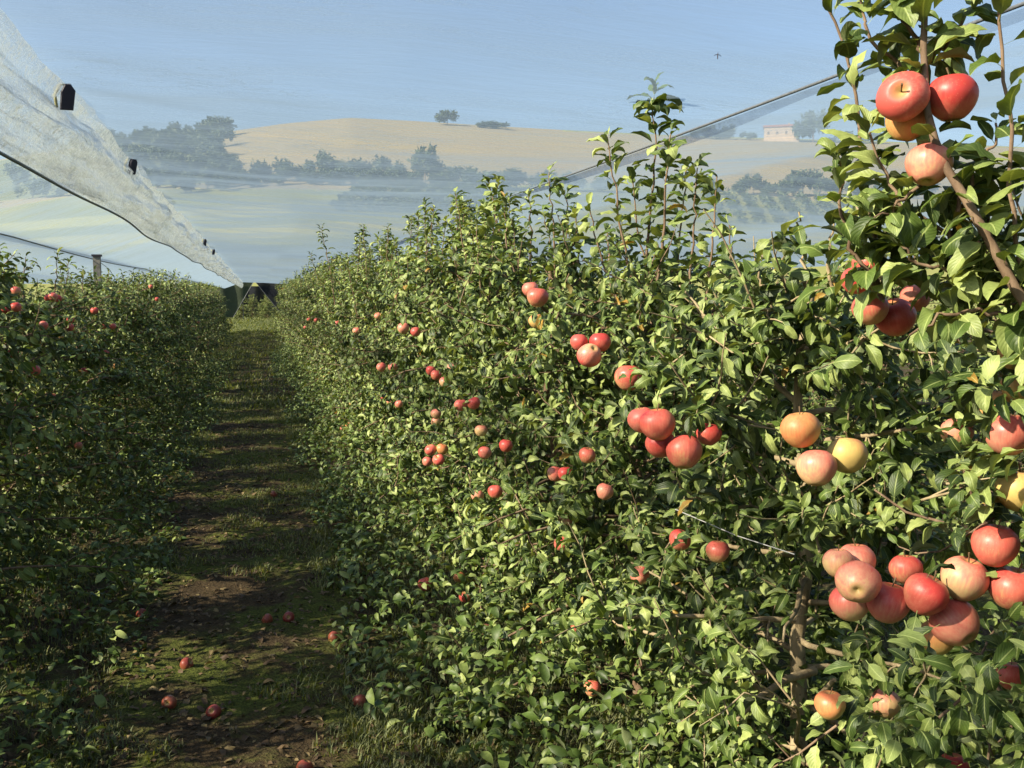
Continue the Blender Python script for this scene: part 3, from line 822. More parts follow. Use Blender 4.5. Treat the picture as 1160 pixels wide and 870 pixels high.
# nearest tree: thick branch leaning in from the right with the topmost apples
y = 1.25; T = Tree(np.random.default_rng(100)); T.build_body(H=1.72, wx=0.60, wy=0.78, nsc=38, spacing=0.0125, size=0.058)
pth = local([(1300, 520), (1215, 410), (1160, 345), (1122, 275), (1090, 218), (1064, 178), (1050, 125), (1046, 60), (1048, 0), (1053, -70), (1060, -150)], np.linspace(1.62, 1.79, 11), XR, y)
pth[0] = [0.0, 0.0, 1.05]
p2 = resample(pth, 26); T.wood.tube(p2, np.linspace(0.0125, 0.004, 26), 10)
T.leaf_along(p2[8:], 0.0095, 0.084, upright=True, tint=0.10)
for pts, dd, sp, sz in [
   ([(1160, 330), (1152, 230), (1143, 130), (1136, 60), (1128, -10), (1120, -60)], 1.68, 0.030, 0.085),
   ([(1010, 330), (985, 250), (978, 180), (970, 110), (958, 50), (940, 10), (930, -30)], 1.90, 0.026, 0.082),
   ([(1040, 300), (1022, 230), (1000, 190), (985, 150)], 1.80, 0.022, 0.078),
   ([(1085, 240), (1100, 200), (1120, 170), (1128, 140)], 1.74, 0.026, 0.078),
   ([(1070, 190), (1040, 215), (1005, 240), (985, 245)], 1.76, 0.024, 0.078),
   ([(1120, 330), (1090, 310), (1050, 300), (1020, 280)], 1.75, 0.022, 0.076),
   ([(1150, 360), (1110, 350), (1060, 360), (1030, 380)], 1.72, 0.022, 0.076),
   ([(1046, 60), (1020, 20), (1000, -20)], 1.78, 0.024, 0.080),
   ([(1048, 70), (1080, 40), (1100, 10)], 1.78, 0.028, 0.080),
   ([(1046, 100), (1010, 70), (985, 40), (975, 0)], 1.80, 0.026, 0.078),
   ([(1000, 330), (965, 290), (952, 230), (950, 180)], 1.86, 0.02, 0.082), ([(1085, 330), (1075, 260), (1095, 225), (1130, 200)], 1.8, 0.022, 0.084),
   ([(1000, 340), (990, 290), (1010, 250), (1030, 225)], 1.88, 0.022, 0.082), ([(1150, 300), (1120, 260), (1105, 215)], 1.82, 0.022, 0.082)]:
    T.upright(local(pts, dd, XR, y), sz * 1.0, 0.0045, sp * (0.7 if pts[0] == (1160, 330) else 0.42), 0.12)
add_tree(XR, y, T, T_HI, M_LEAF, M_BARK, R_LAB[0], G_R, True,
         skyline([(-500, -900), (882, -900), (884, 330), (925, 250), (930, -900), (3000, -900)]))

y = 2.45; T = Tree(np.random.default_rng(101)); T.build_body(H=1.62, wx=0.68, wy=0.66, nsc=40, spacing=0.0125, size=0.060)
for pts, dd in [([(915, 330), (910, 285), (905, 240)], 2.55), ([(890, 345), (888, 300), (884, 275)], 2.6), ([(940, 330), (938, 285), (945, 250)], 2.4), ([(865, 340), (862, 320), (858, 305)], 2.7),
                ([(975, 330), (972, 280), (968, 230)], 2.25), ([(1000, 320), (1004, 270), (1010, 225)], 2.3)]:
    T.upright(local(pts, dd, XR, y), 0.086, 0.005, 0.014)
T.wood.tube(local([(922, 760), (890, 770), (862, 788), (835, 815)], np.array([2.7, 2.6, 2.5, 2.45]), XR, y), [0.013, 0.010, 0.008, 0.006], 8)
T.wood.tube(local([(915, 800), (932, 785), (945, 770)], np.array([2.7, 2.62, 2.55]), XR, y), [0.009, 0.008, 0.006], 8)
add_tree(XR, y, T, T_HI, M_LEAF, M_BARK_LIT, R_LAB[1], G_R, True,
         skyline([(-500, 290), (830, 290), (880, 250), (900, 225), (925, 240), (945, 240), (960, 200), (1100, 150), (3000, 150)]))

y = 3.65; T = Tree(np.random.default_rng(102)); T.build_body(H=1.66, wx=0.70, wy=0.64, nsc=42, spacing=0.0125, size=0.060)
for pts, dd, r0 in [([(728, 360), (733, 280), (742, 190), (741, 110)], 3.9, 0.007), ([(722, 340), (705, 270), (697, 210), (688, 155)], 3.85, 0.006),
                    ([(735, 380), (748, 300), (755, 220), (760, 150)], 3.8, 0.008), ([(800, 340), (808, 270), (812, 200)], 3.6, 0.005),
                    ([(780, 330), (786, 260), (790, 190)], 3.75, 0.005), ([(765, 330), (771, 250), (778, 190)], 3.95, 0.005), ([(700, 340), (676, 280), (668, 235)], 4.0, 0.005),
                    ([(830, 340), (828, 300), (826, 255)], 3.5, 0.005), ([(740, 340), (722, 260), (716, 200)], 4.0, 0.005), ([(850, 345), (846, 310)], 3.4, 0.004)]:
    T.upright(local(pts, dd, XR, y), 0.088, r0, 0.017)
T.leaf_along(local([(741, 128), (741, 112), (740, 103)], 3.9, XR, y), 0.0055, 0.105, upright=True, tint=0.2)
add_tree(XR, y, T, T_HI, M_LEAF, M_BARK, R_LAB[2], G_R, True,
         skyline([(-500, 60), (600, 60), (780, 60), (800, 150), (835, 220), (850, 290), (3000, 290)]))

y = 4.85; T = Tree(np.random.default_rng(103)); T.build_body(H=1.74, wx=0.72, wy=0.64, nsc=38, spacing=0.0145, size=0.064)
for pts, dd in [([(630, 320), (627, 260), (622, 195)], 5.0), ([(600, 330), (602, 260), (598, 222)], 5.2), ([(655, 300), (654, 260), (650, 240)], 4.8), ([(640, 300), (642, 250), (640, 215)], 5.1),
                ([(575, 300), (574, 255), (572, 225)], 5.5), ([(690, 300), (688, 260)], 4.7)]:
    T.upright(local(pts, dd, XR, y), 0.086, 0.006, 0.017)
add_tree(XR, y, T, T_HI, M_LEAF, M_BARK, R_LAB[3], G_R, True)

for i in range(4, 7):
    y = 0.05 + DY * (i + 1); T = Tree(np.random.default_rng(100 + i)); T.build_body(H=1.80, wx=0.74, wy=0.64, nsc=38, spacing=0.016, size=0.068)
    T.random_uprights(12, 1.80, 2.34 - 0.01 * (i - 4), 0.088, 0.016)
    add_tree(XR, y, T, T_MD, M_LEAF, M_BARK, ORD[i] + ' apple tree of the sunlit right row, its tips against the net', G_R, True)

# shared kinds of tree for the rest
def kind(seed, temps, mat, spacing, size, nsc, top, ups, H=1.86, sub=(9, 15), uw=0.027, wx=0.74):
    T = Tree(np.random.default_rng(seed)); T.build_body(H=H, wx=wx, wy=0.66, nsc=nsc, spacing=spacing, size=size, sub=sub)
    T.random_uprights(ups, H, top, size * 1.08, uw)
    a = Acc(); leaves_into(a, T.finish(), temps, T.rng)
    return T.wood_mesh(), a.mesh('crown', mat)
MID = [kind(200 + i, T_MD, M_LEAF, 0.0165, 0.068, 38, 2.31, 12, uw=0.015, H=1.80) for i in range(3)]
LOW = [kind(220 + i, T_LO, M_LEAF_FAR, 0.024, 0.084, 36, 2.30, 12, uw=0.020, H=1.80) for i in range(3)]
LEFT = [kind(240 + i, T_MD, M_LEAF, 0.0165, 0.070, 42, 2.0, 8, H=1.72, wx=0.92, uw=0.02) for i in range(3)]
LEFT_LO = [kind(260 + i, T_LO, M_LEAF_FAR, 0.028, 0.090, 36, 2.04, 7, H=1.76, wx=0.76) for i in range(3)]
def place(x, y, kinds, label, group, sc=1.0):
    rt = thing('apple_tree', label, 'apple tree', (x + random.gauss(0, 0.03), y, 0), group)
    rt.rotation_euler = (0, 0, random.choice((0, math.pi)) + random.gauss(0, 0.12))
    rt.scale = (1.0, 1.0, sc * random.uniform(0.96, 1.04))
    tw, cr = random.choice(kinds)
    obj('trunk', tw, rt); obj('crown', cr, rt)
    return rt
for i in range(7, 37):
    y = 0.05 + DY * (i + 1)
    lab = (ORD[i] + ' apple tree from the front along the sunlit right row') if i < 12 else 'far apple tree merging into the sunlit wall of leaves of the right row'
    place(XR, y, MID if i < 14 else LOW, lab, G_R, 1.0 - 0.002 * (i - 7))
# the shaded left row; it begins beside and behind the camera
for i in range(-3, 36):
    y = 1.1 + DY * i
    vis = y > 5.5
    n_ = int((y - 5.5) / DY)
    if not vis: lab = 'apple tree at the near end of the shaded left row'
    elif n_ < 9: lab = ORD[n_] + ' visible apple tree along the shaded left row'
    else: lab = 'far apple tree merging into the shaded wall of leaves of the left row'
    place(XL, y, LEFT if 4.0 < y < 17 else LEFT_LO, lab, G_L, 0.86 if 9.2 < y < 11.5 else 0.98)
# next row to the right, glimpsed through gaps
for i in range(0, 16):
    place(XR + 3.2, 0.6 + DY * i, LOW, 'apple tree of the next row glimpsed through gaps behind the sunlit right row', 'apple trees behind the right row', 0.82)

# apples of the shaded left row and far on both rows
def row_apple(px, py, X, dp, kd, lab, group):
    xn = (px - 580) / F; den = xn * math.cos(YAW) + math.sin(YAW); d = X / den
    apple(at(px, py, d), min(max(dp * 0.62 * d / F, 0.055), 0.072), kd, lab, group, unit(np.array([random.gauss(0, .3), random.gauss(0, .3), 1])), random.uniform(0, 6), False)
GLA = 'apples hanging in the shaded left row'
left_px = [(55, 338, 10, 'd'), (65, 338, 11, 'd'), (60, 336, 10, 'r'), (18, 330, 9, 'd'), (18, 348, 11, 'd'), (6, 351, 9, 'd'), (115, 350, 12, 'd'), (107, 352, 10, 'd'), (80, 362, 10, 'd'), (79, 371, 9, 'd'),
           (117, 370, 11, 'd'), (128, 370, 9, 'd'), (49, 369, 8, 'r'), (178, 382, 8, 'r'), (171, 325, 8, 'd'), (178, 339, 7, 'd'), (212, 338, 6, 'r'), (131, 415, 9, 'y'), (133, 446, 8, 'r'), (78, 505, 9, 'r'), (89, 505, 9, 'r'), (150, 517, 9, 'y'), (104, 465, 8, 'd'), (40, 420, 9, 'd'), (60, 450, 9, 'd'), (30, 520, 10, 'd'), (62, 548, 9, 'y'), (120, 400, 8, 'd'), (11, 683, 11, 'd'), (150, 543, 8, 'y'), (160, 430, 7, 'd'), (200, 400, 6, 'd'), (225, 365, 5, 'd'), (15, 400, 10, 'd'), (95, 420, 8, 'd'), (12, 460, 11, 'd')]
for i, (px, py, dp, kd) in enumerate(left_px):
    lab = {6: 'right apple of a close red pair near the post in the shaded row', 7: 'left apple of a close red pair near the post in the shaded row', 19: 'left of two dim apples low in the shaded left row', 20: 'right of two dim apples low in the shaded left row'}.get(i, 'small dim apple among the leaves of the shaded left row')
    row_apple(px, py, -1.16 - 0.25 * random.random(), dp, kd, lab, GLA)
# windfalls
GF = 'fallen apples on the path'   # windfalls
for i, (px, py, kd, lab) in enumerate([(211, 748, 'r', 'orange windfall apple lying in the shade at the middle of the path'), (192, 793, 'd', 'left of two windfall apples close together on the dark path'), (242, 800, 'd', 'right of two windfall apples close together on the dark path, deep red'),
        (327, 697, 'r', 'windfall apple, right of two at the grassy right edge of the path'), (303, 699, 'y', 'dull windfall apple, left of two at the grassy right edge of the path'), (408, 790, 'r', 'windfall apple on sunlit grass below the leaves of the right row'), (378, 716, 'r', 'windfall apple half lit at the foot of the right row'), (160, 690, 'y', 'brownish windfall apple at the left edge of the path'), (310, 560, 'r', 'small windfall apple farther along the path'), (345, 870, 'r', 'windfall apple at the lower picture edge')]):
    q = at(px, py, 1.0) - CAM; s_ = -(1.6 - 0.07) / q[2]; p = CAM + q * s_
    p[2] = float(path_z(p[0], p[1])) + 0.014
    apple(p, 0.054, 'w', lab, GF, unit(np.array([random.gauss(0, 1), random.gauss(0, 1), 0.5])), i * 1.1)

# dead leaves on the ground
rng = np.random.default_rng(33); n = 18000
x = np.concatenate([rng.uniform(-1.3, 1.3, 16500), rng.uniform(1.2, 2.6, 1500)]); y = 1.5 + 20 * rng.uniform(0, 1, n) ** 1.8
L = dict(P=np.stack([x, y, path_z(x, y) + 0.006], 1), D=np.stack([rng.normal(0, 1, n), rng.normal(0, 1, n), rng.normal(0, 0.12, n)], 1), N=np.array([0, 0, 1.0]) + rng.normal(0, 0.25, (n, 3)), S=rng.uniform(0.018, 0.055, n), t=rng.beta(1.3, 1.6, n))
acc = Acc(); leaves_into(acc, L, T_MD, rng)
g = obj('fallen_leaves', acc.mesh('fallen_leaves', M_LITTER)); g['kind'] = 'stuff'

n = 42000
side = rng.uniform(0, 1, n) < 0.6
x = np.where(side, rng.uniform(0.34, 2.1, n), rng.uniform(-2.3, -0.50, n)); y = 1.2 + 26 * rng.uniform(0, 1, n) ** 1.6
ed = np.where(side, (x - 0.36) / 0.42, (-0.52 - x) / 0.45)
h = rng.uniform(0, 1, n) * np.clip(0.05 + np.where(side, 0.42, 0.26) * ed, 0.03, np.where(side, 0.46, 0.30))
kp = vnoise(x * 2.2, y * 1.6, 51) + 0.45 * np.clip(ed, 0, 1) > 0.52; m = int(kp.sum())
L = dict(P=np.stack([x, y, path_z(x, y) + h], 1)[kp], D=np.stack([rng.normal(0, 1, m), rng.normal(0, 1, m), rng.normal(0.2, 0.4, m)], 1), N=np.array([0, 0, 1.0]) + 0.4 * SUN_V + rng.normal(0, 0.4, (m, 3)), S=rng.uniform(0.03, 0.075, m), t=rng.beta(2, 2.6, m) * 0.9)
acc = Acc(); leaves_into(acc, L, T_MD, rng)
g = obj('ground_cover', acc.mesh('ground_cover', M_LEAF_FAR)); g['kind'] = 'stuff'

# a pale trellis wire between the second and third tree, plus hedge-high wires
acc = Acc(); acc.tube(np.array([at(765, 577, 2.75), at(800, 592, 2.62), at(835, 607, 2.5), at(900, 628, 2.3)]), 0.0014, 6)
tag(obj('trellis_wire', acc.mesh('trellis_wire', mat_plain('zinc wire', (0.45, 0.45, 0.43), 0.5, 0.5))), 'pale slack trellis wire running between the leaves of the right row', 'wire')

# ------------------------------------------------------------------ hail net
XG = -0.78                       # line where two sheets are gathered over the walkway
XC, HC_ = 1.85, 0.735            # right cable
XLC = -1.80                      # left cable on the posts
def prof(X):
    kx = np.array([-14, -7.5, -5.0, -3.4, XLC, XG - 0.03, XG + 0.10, 0.5, XC, 3.3, 4.9, 7.0, 9.5, 16])
    kz = np.array([2.30, 2.35, 2.05, 2.40, 2.05, 2.41, 2.435, 2.40, 1.6 + HC_, 2.45, 2.28, 2.42, 2.28, 2.45])
    return np.interp(X, kx, kz)
xs = np.unique(np.concatenate([np.linspace(-14, -3, 26), np.linspace(-3, 4, 90), np.linspace(4, 16, 34)]))
ys = np.concatenate([np.arange(-3, 14, 0.09), np.arange(14, 65.1, 0.35)])
X, Y = np.meshgrid(xs, ys)
sag = 0.05 * np.sin(Y * 0.62 + 0.4) * np.clip(1 - np.abs((X - 0.5) / 1.4), 0, 1)
fade = 0.5 + 0.5 * np.exp(-np.maximum(Y - 5, 0) / 9.0)
wr = fade * 0.030 * (vnoise(X * 0.6 + 3, Y * 1.7, 21) - 0.5) + fade ** 2 * (0.013 * (vnoise(X * 1.1, Y * 4.2 + X * 0.8, 22) - 0.5) + 0.006 * (vnoise(X * 4, Y * 5, 23) - 0.5))
near = np.exp(-((X - XG - 0.1) / 0.75) ** 2) * np.clip((X - XG) * 8, 0, 1) * np.exp(-((Y - 12) / 11.0) ** 2)
wr = wr - 0.040 * near * np.abs(vnoise(X * 0.9, Y * 1.5 - X * 1.1, 61) - 0.5) ** 0.7
acc = Acc(); acc.grid(np.stack([X, Y, prof(X) + sag + wr], -1))
net = obj('hail_net', acc.mesh('hail_net', M_NET))
tag(net, 'pale blue wrinkled hail net stretched like a ceiling over the rows', 'hail net')
# gathered seam: two crumpled flaps hanging from the clipped edge
ys = np.arange(-1.0, 64, 0.07); u = np.linspace(0, 1, 26)
U_, Y = np.meshgrid(u, ys)
acc = Acc()
top = 2.43 + 0.02 * np.sin(Y * 2.9); bot = 2.065 + 0.012 * np.sin(Y * 1.3)
hh = top + (bot - top) * U_
for sgn in (-1, 1):
    env = np.sin(math.pi * np.clip(U_, 0.04, 0.98)) ** 0.6
    belly = sgn * (0.055 * np.sin(math.pi * U_) + 0.012) + env * (0.085 * (vnoise(U_ * 4.5 + Y * 0.35, Y * 0.9, 31 + sgn) - 0.5) + 0.055 * (vnoise(U_ * 10 + Y * 0.9, Y * 1.5, 34 + sgn) - 0.5) \
        + 0.040 * np.abs(vnoise(U_ * 9 + Y * 2.6, Y * 3.0, 35 + sgn) - 0.5) + 0.030 * np.abs(vnoise(U_ * 12 - Y * 2.0, Y * 5, 39 + sgn) - 0.5)) + 0.006 * (vnoise(U_ * 24, Y * 11, 37 + sgn) - 0.5)
    spread = sgn * 0.06 * np.clip(0.14 - U_, 0, 1) / 0.14
    acc.grid(np.stack([XG + belly + spread, Y, hh + 0.012 * (vnoise(U_ * 7, Y * 6, 41) - 0.5)], -1))
obj('gathered_seam', acc.mesh('gathered_seam', M_SEAM), net)
yy = np.arange(-1.0, 64, 0.25)
acc = Acc(); acc.tube(np.stack([XG + 0.012 * np.sin(yy * 2.1), yy, 2.065 + 0.012 * np.sin(yy * 1.3) - 0.004], 1), 0.006, 8)
obj('hem_cord', acc.mesh('hem_cord', M_HEM), net)
# doubled band under the right cable
acc = Acc(); ys = np.arange(-1.0, 60, 0.2); U_, Y = np.meshgrid(np.linspace(0, 1, 4), ys)
acc.grid(np.stack([XC + 0.012 + 0.02 * U_, Y, 1.6 + HC_ + 0.008 - 0.035 * np.abs(np.sin(Y * 0.32 + 0.5)) - 0.026 * U_ * (0.6 + 0.9 * vnoise(Y * 1.3, Y * 0 + 3.0, 71)) + 0.0 * Y], -1))
obj('overlap_band', acc.mesh('overlap_band', M_BAND), net)

# support cables
def cable(X, z, rad, lab):
    yy = np.arange(-2, 60, 0.5)
    a = Acc(); a.tube(np.stack([np.full_like(yy, X), yy, z - 0.035 * np.abs(np.sin(yy * 0.32 + 0.5)) + 0.02], 1), rad, 6)
    tag(obj('support_cable', a.mesh('support_cable', M_CABLE)), lab, 'cable', 'cables carrying the net')
cable(XC, 1.6 + HC_ - 0.006, 0.006, 'dark support cable with a doubled net band, crossing behind the tree tips')
cable(XLC, 2.035, 0.006, 'thin dark support cable over the shaded left row, running to the post')

# clips on the gathered seam
def clip(y, lab, turn):
    t = thing('net_clip', lab, 'clip', (XG + 0.085, y, 2.375), 'clips closing the net seam')
    t.rotation_euler = (0.15, 0.1, turn)
    a = Acc()
    prof_ = [(-0.024, -0.052), (0.024, -0.046), (0.026, 0.030), (0.004, 0.055), (-0.014, 0.050), (-0.026, 0.018)]
    fr = np.array([[x_, -0.007, z_] for x_, z_ in prof_]); bk = fr + [0, 0.014, 0]
    fr2 = fr * [0.86, 1, 0.9] + [0, -0.005, 0]; bk2 = bk * [0.86, 1, 0.9] + [0, 0.005, 0]
    V = np.concatenate([fr2, fr, bk, bk2]); n_ = 6; q = []
    for rr in range(3):
        for i in range(n_): q.append([rr * n_ + i, rr * n_ + (i + 1) % n_, (rr + 1) * n_ + (i + 1) % n_, (rr + 1) * n_ + i])
    q += [[0, 3, 2, 1], [0, 5, 4, 3], [18, 19, 20, 21], [18, 21, 22, 23]]
    a.add(V, q)
    obj('plate', a.mesh('plate', M_CLIP, False), t)
    a = Acc(); a.tube([(-0.03, 0.012, 0.045), (-0.045, 0.015, 0.0), (-0.035, 0.012, -0.045)], 0.006, 6); a.tube([(-0.03, 0.012, 0.045), (-0.01, 0.010, 0.047), (0.0, 0.009, 0.045)], 0.004, 6)
    obj('tie', a.mesh('tie', M_YCORD), t)
for y, lab, tn in ((4.3, 'largest black plastic clip on the gathered net seam, nearest to the camera', 0.25), (6.45, 'second black clip halfway down the visible net seam', 0.9), (15.4, 'tiny dark clip, left of two far down the net seam', 0.9), (18.6, 'tiny dark clip, right of two far down the net seam', 0.9)):
    clip(y, lab, tn)

# post in the left row
zc = abs(XL) / abs((112 - 580) / F * math.cos(YAW) + math.sin(YAW)); pp = at(112, 300, zc)
a = Acc(); a.box((0, 0, 1.02), (0.075, 0.075, 2.04)); rt = thing('orchard_post', 'grey square post rising above the shaded left row', 'post', (pp[0], pp[1], 0))
obj('shaft', a.mesh('shaft', M_POST, False), rt)
a = Acc(); a.box((0, 0, 2.052), (0.10, 0.10, 0.022)); a.tube([(0, 0.05, 2.0), (0.12, 0.06, 1.9), (0.20, 0.06, 1.75)], 0.003, 6)
obj('cap', a.mesh('cap', M_CLIP, False), rt)
rt.location[0] = XL

# insect on the net
pi = at(813, 63, 2.9)
rt = thing('insect', 'tiny dark long winged insect seen against the net sky', 'insect', pi)
a = Acc(); a.tube(np.array([(0, 0, -0.010), (0, 0, 0.0), (0.001, 0, 0.009)]), [0.0012, 0.0016, 0.0008], 6); obj('body', a.mesh('body', M_INSECT), rt)
for sgn in (-1, 1):
    a = Acc(); a.tube(np.array([(0, 0, 0.003), (sgn * 0.007, 0.001, 0.002), (sgn * 0.012, 0.001, -0.002)]), [0.0009, 0.001, 0.0004], 4); obj('wing', a.mesh('wing', M_INSECT), rt)

# ------------------------------------------------------------------ end of the rows: dark net tents and hedge
def curtain(quad, mat, label, seed):
    """a net curtain closing the far end: quad = four (x, z) corners, top left first"""
    q = np.array(quad, float); u, v = np.meshgrid(np.linspace(0, 1, 26), np.linspace(0, 1, 16))
    xz = (q[0] * (1 - u[..., None]) + q[1] * u[..., None]) * (1 - v[..., None]) + (q[3] * (1 - u[..., None]) + q[2] * u[..., None]) * v[..., None]
    Yv = 65.2 + 0.10 * np.sin(xz[..., 0] * 5 + seed) + 0.25 * (vnoise(xz[..., 0] * 2, v * 2, seed) - 0.5)
    a = Acc(); a.grid(np.stack([xz[..., 0], Yv, xz[..., 1]], -1))
    o = obj('net_curtain', a.mesh('net_curtain', mat)); tag(o, label, 'net curtain', 'net curtains at the far end')
    e = Acc(); n_ = 16
    pts = np.stack([xz[:, 0 if seed % 2 else -1, 0], np.full(n_, 65.05), xz[:, 0 if seed % 2 else -1, 1]], 1); e.tube(pts, 0.014, 6)
    obj('edge_cord', e.mesh('edge_cord', M_CABLE), o)
    return o
curtain([(-5.5, 2.52), (-0.05, 2.50), (-1.35, 0.25), (-5.5, 0.15)], M_GREYNET, 'grey green net curtain drawn aside left of the dark opening at the path end', 2)
curtain([(0.02, 2.50), (6.0, 2.52), (6.0, 0.15), (1.75, 0.25)], M_DARKNET, 'dark net curtain drawn aside right of the opening at the path end', 3)
inner = curtain([(-2.6, 2.3), (2.6, 2.3), (2.6, 0.0), (-2.6, 0.0)], M_DARKNET, 'dark sheet added to stand for the shade inside the opening at the path end', 4)
inner.location.y = 11  # dark backdrop sheet added so the opening looks shaded
a = Acc(); a.tube([(0, 0, -0.1), (0, 0, 1.2), (0, 0, 2.3)], 0.028, 8); rt = thing('net_pole', 'slim pole in the opening between the far net curtains', 'pole', (-0.75, 65.6, 0)); obj('shaft', a.mesh('shaft', M_POST), rt)
for i in range(9):
    place((-0.9, 0.6, -2.2, 1.7, -0.2, -3.0, 2.6, 0.9, -1.4)[i], 69.5 + 1.7 * (i // 2), LOW, 'dim apple tree in the dark opening between the far net curtains', 'trees behind the net curtains', (0.5, 0.62, 0.75)[min(2, i // 2)])
for i in range(10):
    place(-5.5 + i * 1.25, 94.5 + random.gauss(0, .4), LOW, 'dark tree in the hedge behind the far net curtains', 'hedge behind the net curtains', 0.72)

# ------------------------------------------------------------------ trees on the hillside
def crown_mesh(seed, n=420):
    r = np.random.default_rng(seed); cs = []
    for i in range(9):
        c = np.array([r.normal(0, 0.26), r.normal(0, 0.26), r.uniform(0.32, 0.82)]); cs.append((c, r.uniform(0.20, 0.34)))
    P = []
    for c, q in cs:
        v = unit(r.normal(0, 1, (n // 9, 3))); P.append(c + v * q * r.uniform(0.72, 1.08, (n // 9, 1)) * np.array([1, 1, 0.85]))
    P = np.concatenate(P); m = len(P)
    L = dict(P=P, D=r.normal(0, 1, (m, 3)), N=np.array([0, 0, .6]) + r.normal(0, 0.7, (m, 3)) + (P - [0, 0, .5]) * 1.5, S=r.uniform(0.12, 0.24, m), t=np.clip(r.beta(2, 2, m), 0, 0.95))
    a = Acc(); leaves_into(a, L, T_LO, r)
    # dense inner mass of leaves
    P = np.concatenate([c + unit(r.normal(0, 1, (60, 3))) * q * r.uniform(0.1, 0.75, (60, 1)) for c, q in cs]); m = len(P)
    L = dict(P=P, D=r.normal(0, 1, (m, 3)), N=r.normal(0, 1, (m, 3)), S=r.uniform(0.18, 0.30, m), t=np.clip(r.beta(2, 3, m), 0, 0.9))
    leaves_into(a, L, T_LO, r)
    return a.mesh('crown', M_HILL_LEAF)
HCROWN = [crown_mesh(300 + i) for i in range(5)]
a = Acc(); a.tube([(0, 0, -0.1), (0.01, 0, 0.2), (0, 0.01, 0.5)], [0.035, 0.028, 0.012], 6)
for i in range(4): a.tube([(0, 0, 0.25), (0.1 * math.cos(i * 1.6), 0.1 * math.sin(i * 1.6), 0.45), (0.2 * math.cos(i * 1.6), 0.2 * math.sin(i * 1.6), 0.6)], [0.016, 0.011, 0.005], 5)
HTRUNK = a.mesh('trunk', M_BARK)
def hill_tree(px, r, wpx, hpx, lab, group, name='tree'):
    p = hill_pt(px, r); d = r * math.cos(math.atan((px - 580) / F))
    rt = thing(name, lab, 'tree', p, group)
    rt.scale = (0.66 * wpx * d / F, 0.66 * wpx * d / F, 0.92 * hpx * d / F); rt.rotation_euler = (0, 0, random.uniform(0, 6.28))
    obj('trunk', HTRUNK, rt); obj('crown', random.choice(HCROWN), rt)
G1, G2, G3 = 'trees in the belt across the hillside', 'trees of the dark wood on the left hill', 'trees along the hilltop'
hill_tree(508, 585, 22, 17, 'lone round bush standing on the golden ridge', G3, 'bush')
hill_tree(915, 575, 32, 36, 'dark bushy tree right of the hilltop house', G3)
for px, w_, h_ in ((800, 26, 14), (820, 22, 16), (845, 16, 10), (785, 20, 12), (560, 30, 8), (548, 18, 7), (950, 30, 12), (980, 26, 14)):
    hill_tree(px, 580, w_, h_, 'low hazy tree in the clump left of the hilltop house' if px > 700 and px < 860 else ('low shrub on the golden ridge' if px < 700 else 'low tree beyond the house behind the shoots'), G3)
for px, w_, h_, r in ((415, 42, 28, 305), (483, 40, 40, 305), (455, 34, 24, 298), (375, 40, 30, 310), (340, 34, 24, 308), (305, 38, 30, 312), (270, 34, 26, 312), (352, 26, 22, 302), (520, 40, 22, 298), (552, 36, 22, 296), (585, 38, 22, 295), (620, 36, 20, 295), (650, 36, 20, 295), (437, 26, 18, 296), (395, 30, 22, 300), (500, 28, 18, 294), (240, 36, 26, 310), (320, 30, 18, 300), (288, 30, 20, 302), (255, 30, 20, 300), (362, 30, 16, 294), (405, 30, 16, 292), (425, 30, 18, 290), (466, 36, 20, 292), (535, 36, 20, 290), (570, 36, 20, 290), (385, 36, 18, 290), (215, 36, 22, 302), (680, 34, 20, 294)):
    lab = {415: 'rounded tree in the hillside belt left of its tallest tree', 483: 'tallest broad tree of the hillside belt below the golden field'}.get(px, 'hazy tree in the belt below the golden field')
    hill_tree(px, r, w_, h_, lab, G1)
for px, w_, h_, r in ((850, 22, 24, 300), (905, 42, 30, 298), (870, 22, 16, 296), (835, 26, 18, 296), (935, 34, 22, 296), (965, 30, 22, 296), (800, 30, 18, 296), (885, 24, 18, 292), (1000, 34, 22, 296), (1040, 34, 22, 296), (1090, 36, 24, 296)):
    lab = {905: 'broad hazy tree under the hilltop house, right of a smaller one', 850: 'narrow hazy tree left of the broad one under the house'}.get(px, 'hazy tree in the belt at the right below the house')
    hill_tree(px, r, w_, h_, lab, G1)
random.seed(21)
for i in range(58):
    px = random.uniform(95, 262); r = random.choice((330, 360, 400, 450, 510, 560)) + random.uniform(-12, 12)
    hill_tree(px, r, random.uniform(22, 34), random.uniform(20, 30) * (1.0 if r < 500 else 0.8), 'dark tree in the wood on the left shoulder of the hill', G2)
for i in range(14):
    hill_tree(random.uniform(-60, 100), random.uniform(300, 420), random.uniform(24, 36), random.uniform(18, 26), 'dim tree on the far left slope behind the net seam', G2)
for k_ in range(4):
    for i in range(10): hill_tree(412 + 17 * i - 9 * k_ + random.uniform(-2, 2), 282 - 14 * k_, 15, 10 - k_, 'small tree of the blurred orchard rows on the left middle slope', 'orchard rows on the hillside')
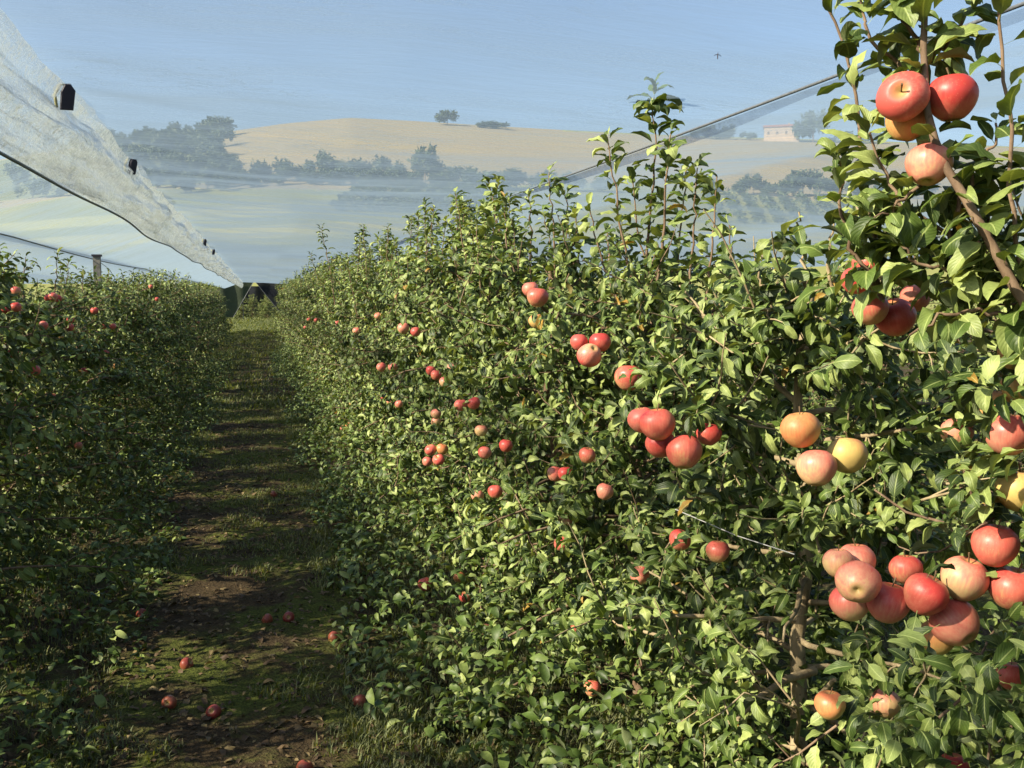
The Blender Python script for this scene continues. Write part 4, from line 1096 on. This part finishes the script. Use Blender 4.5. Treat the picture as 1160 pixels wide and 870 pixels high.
# vine rows
def vine_row(px0, px1, r0, r1, lab, grp):
    p0, p1 = hill_pt(px0, r0), hill_pt(px1, r1); n_ = 60; r = np.random.default_rng(int(px0))
    u = r.uniform(0, 1, 420)[:, None]; rr = r0 + (r1 - r0) * u[:, 0]; pxx = px0 + (px1 - px0) * u[:, 0]
    az = YAW + np.arctan((pxx - 580) / F)
    P = np.stack([rr * np.sin(az), rr * np.cos(az), hill_z(az, rr)], 1) + np.stack([r.normal(0, .25, 420), r.normal(0, .25, 420), r.uniform(0.2, 1.9, 420)], 1)
    L = dict(P=P, D=r.normal(0, 1, (420, 3)), N=np.array([0, 0, .5]) + r.normal(0, 1, (420, 3)), S=r.uniform(0.9, 1.6, 420), t=np.clip(r.beta(2, 2, 420), 0, .9))
    a = Acc(); leaves_into(a, L, T_LO, r)
    tag(obj('vine_row', a.mesh('vine_row', M_HILL_LEAF)), lab, 'vine row', grp)
for i in range(9): vine_row(420 + i * 19, 385 + i * 19, 285, 225, 'blurred slanting vine row on the slope under the tallest hillside tree', 'vine rows on the hillside')
for i in range(8): vine_row(800 + i * 20, 815 + i * 22, 288, 220, 'blurred vine row on the slope at the right under the house', 'vine rows on the hillside')

# farmhouse on the ridge
p = hill_pt(880, 580); d_ = 580 * math.cos(math.atan((880 - 580) / F))
hw = 38 * d_ / F; hh_ = 14 * d_ / F
rt = thing('farmhouse', 'long beige farmhouse with a reddish tiled roof on the hilltop', 'house', p); rt.rotation_euler = (0, 0, -(YAW + math.atan((880 - 580) / F)) )
a = Acc(); a.box((0, 0, hh_ / 2 - 1), (hw, 9, hh_ + 2)); obj('wall', a.mesh('wall', M_WALL, False), rt)
a = Acc(); ov = 0.5
V = [(-hw / 2 - ov, -5, hh_ + .003), (hw / 2 + ov, -5, hh_ + .003), (hw / 2 + ov, 0, hh_ + 1.9), (-hw / 2 - ov, 0, hh_ + 1.9), (-hw / 2 - ov, 5, hh_ + .003), (hw / 2 + ov, 5, hh_ + .003),
     (-hw / 2 - ov, 0, hh_ + .003), (hw / 2 + ov, 0, hh_ + .003)]
a.add(V, [[0, 1, 2, 3], [3, 2, 5, 4], [0, 3, 6, 6], [4, 6, 3, 3], [1, 7, 2, 2], [5, 2, 7, 7]][:2] + [[0, 4, 5, 1]])
rf = obj('roof', a.mesh('roof', M_ROOF, False), rt)
a = Acc(); a.box((hw * 0.2, 1.5, hh_ + 2.0), (0.9, 0.9, 1.6)); obj('chimney', a.mesh('chimney', M_WALL, False), rf)
for i in range(4):
    xx = -hw / 2 + hw * (i + 0.5) / 4
    for zz in (hh_ * 0.55,):
        a = Acc(); a.box((xx, -4.53, zz), (1.1, 0.06, 1.4)); wn = obj('window', a.mesh('window', M_PANE, False), rt)
        a = Acc(); a.box((xx, -4.56, zz - 0.8), (1.4, 0.16, 0.15)); obj('sill', a.mesh('sill', M_WALL, False), wn)
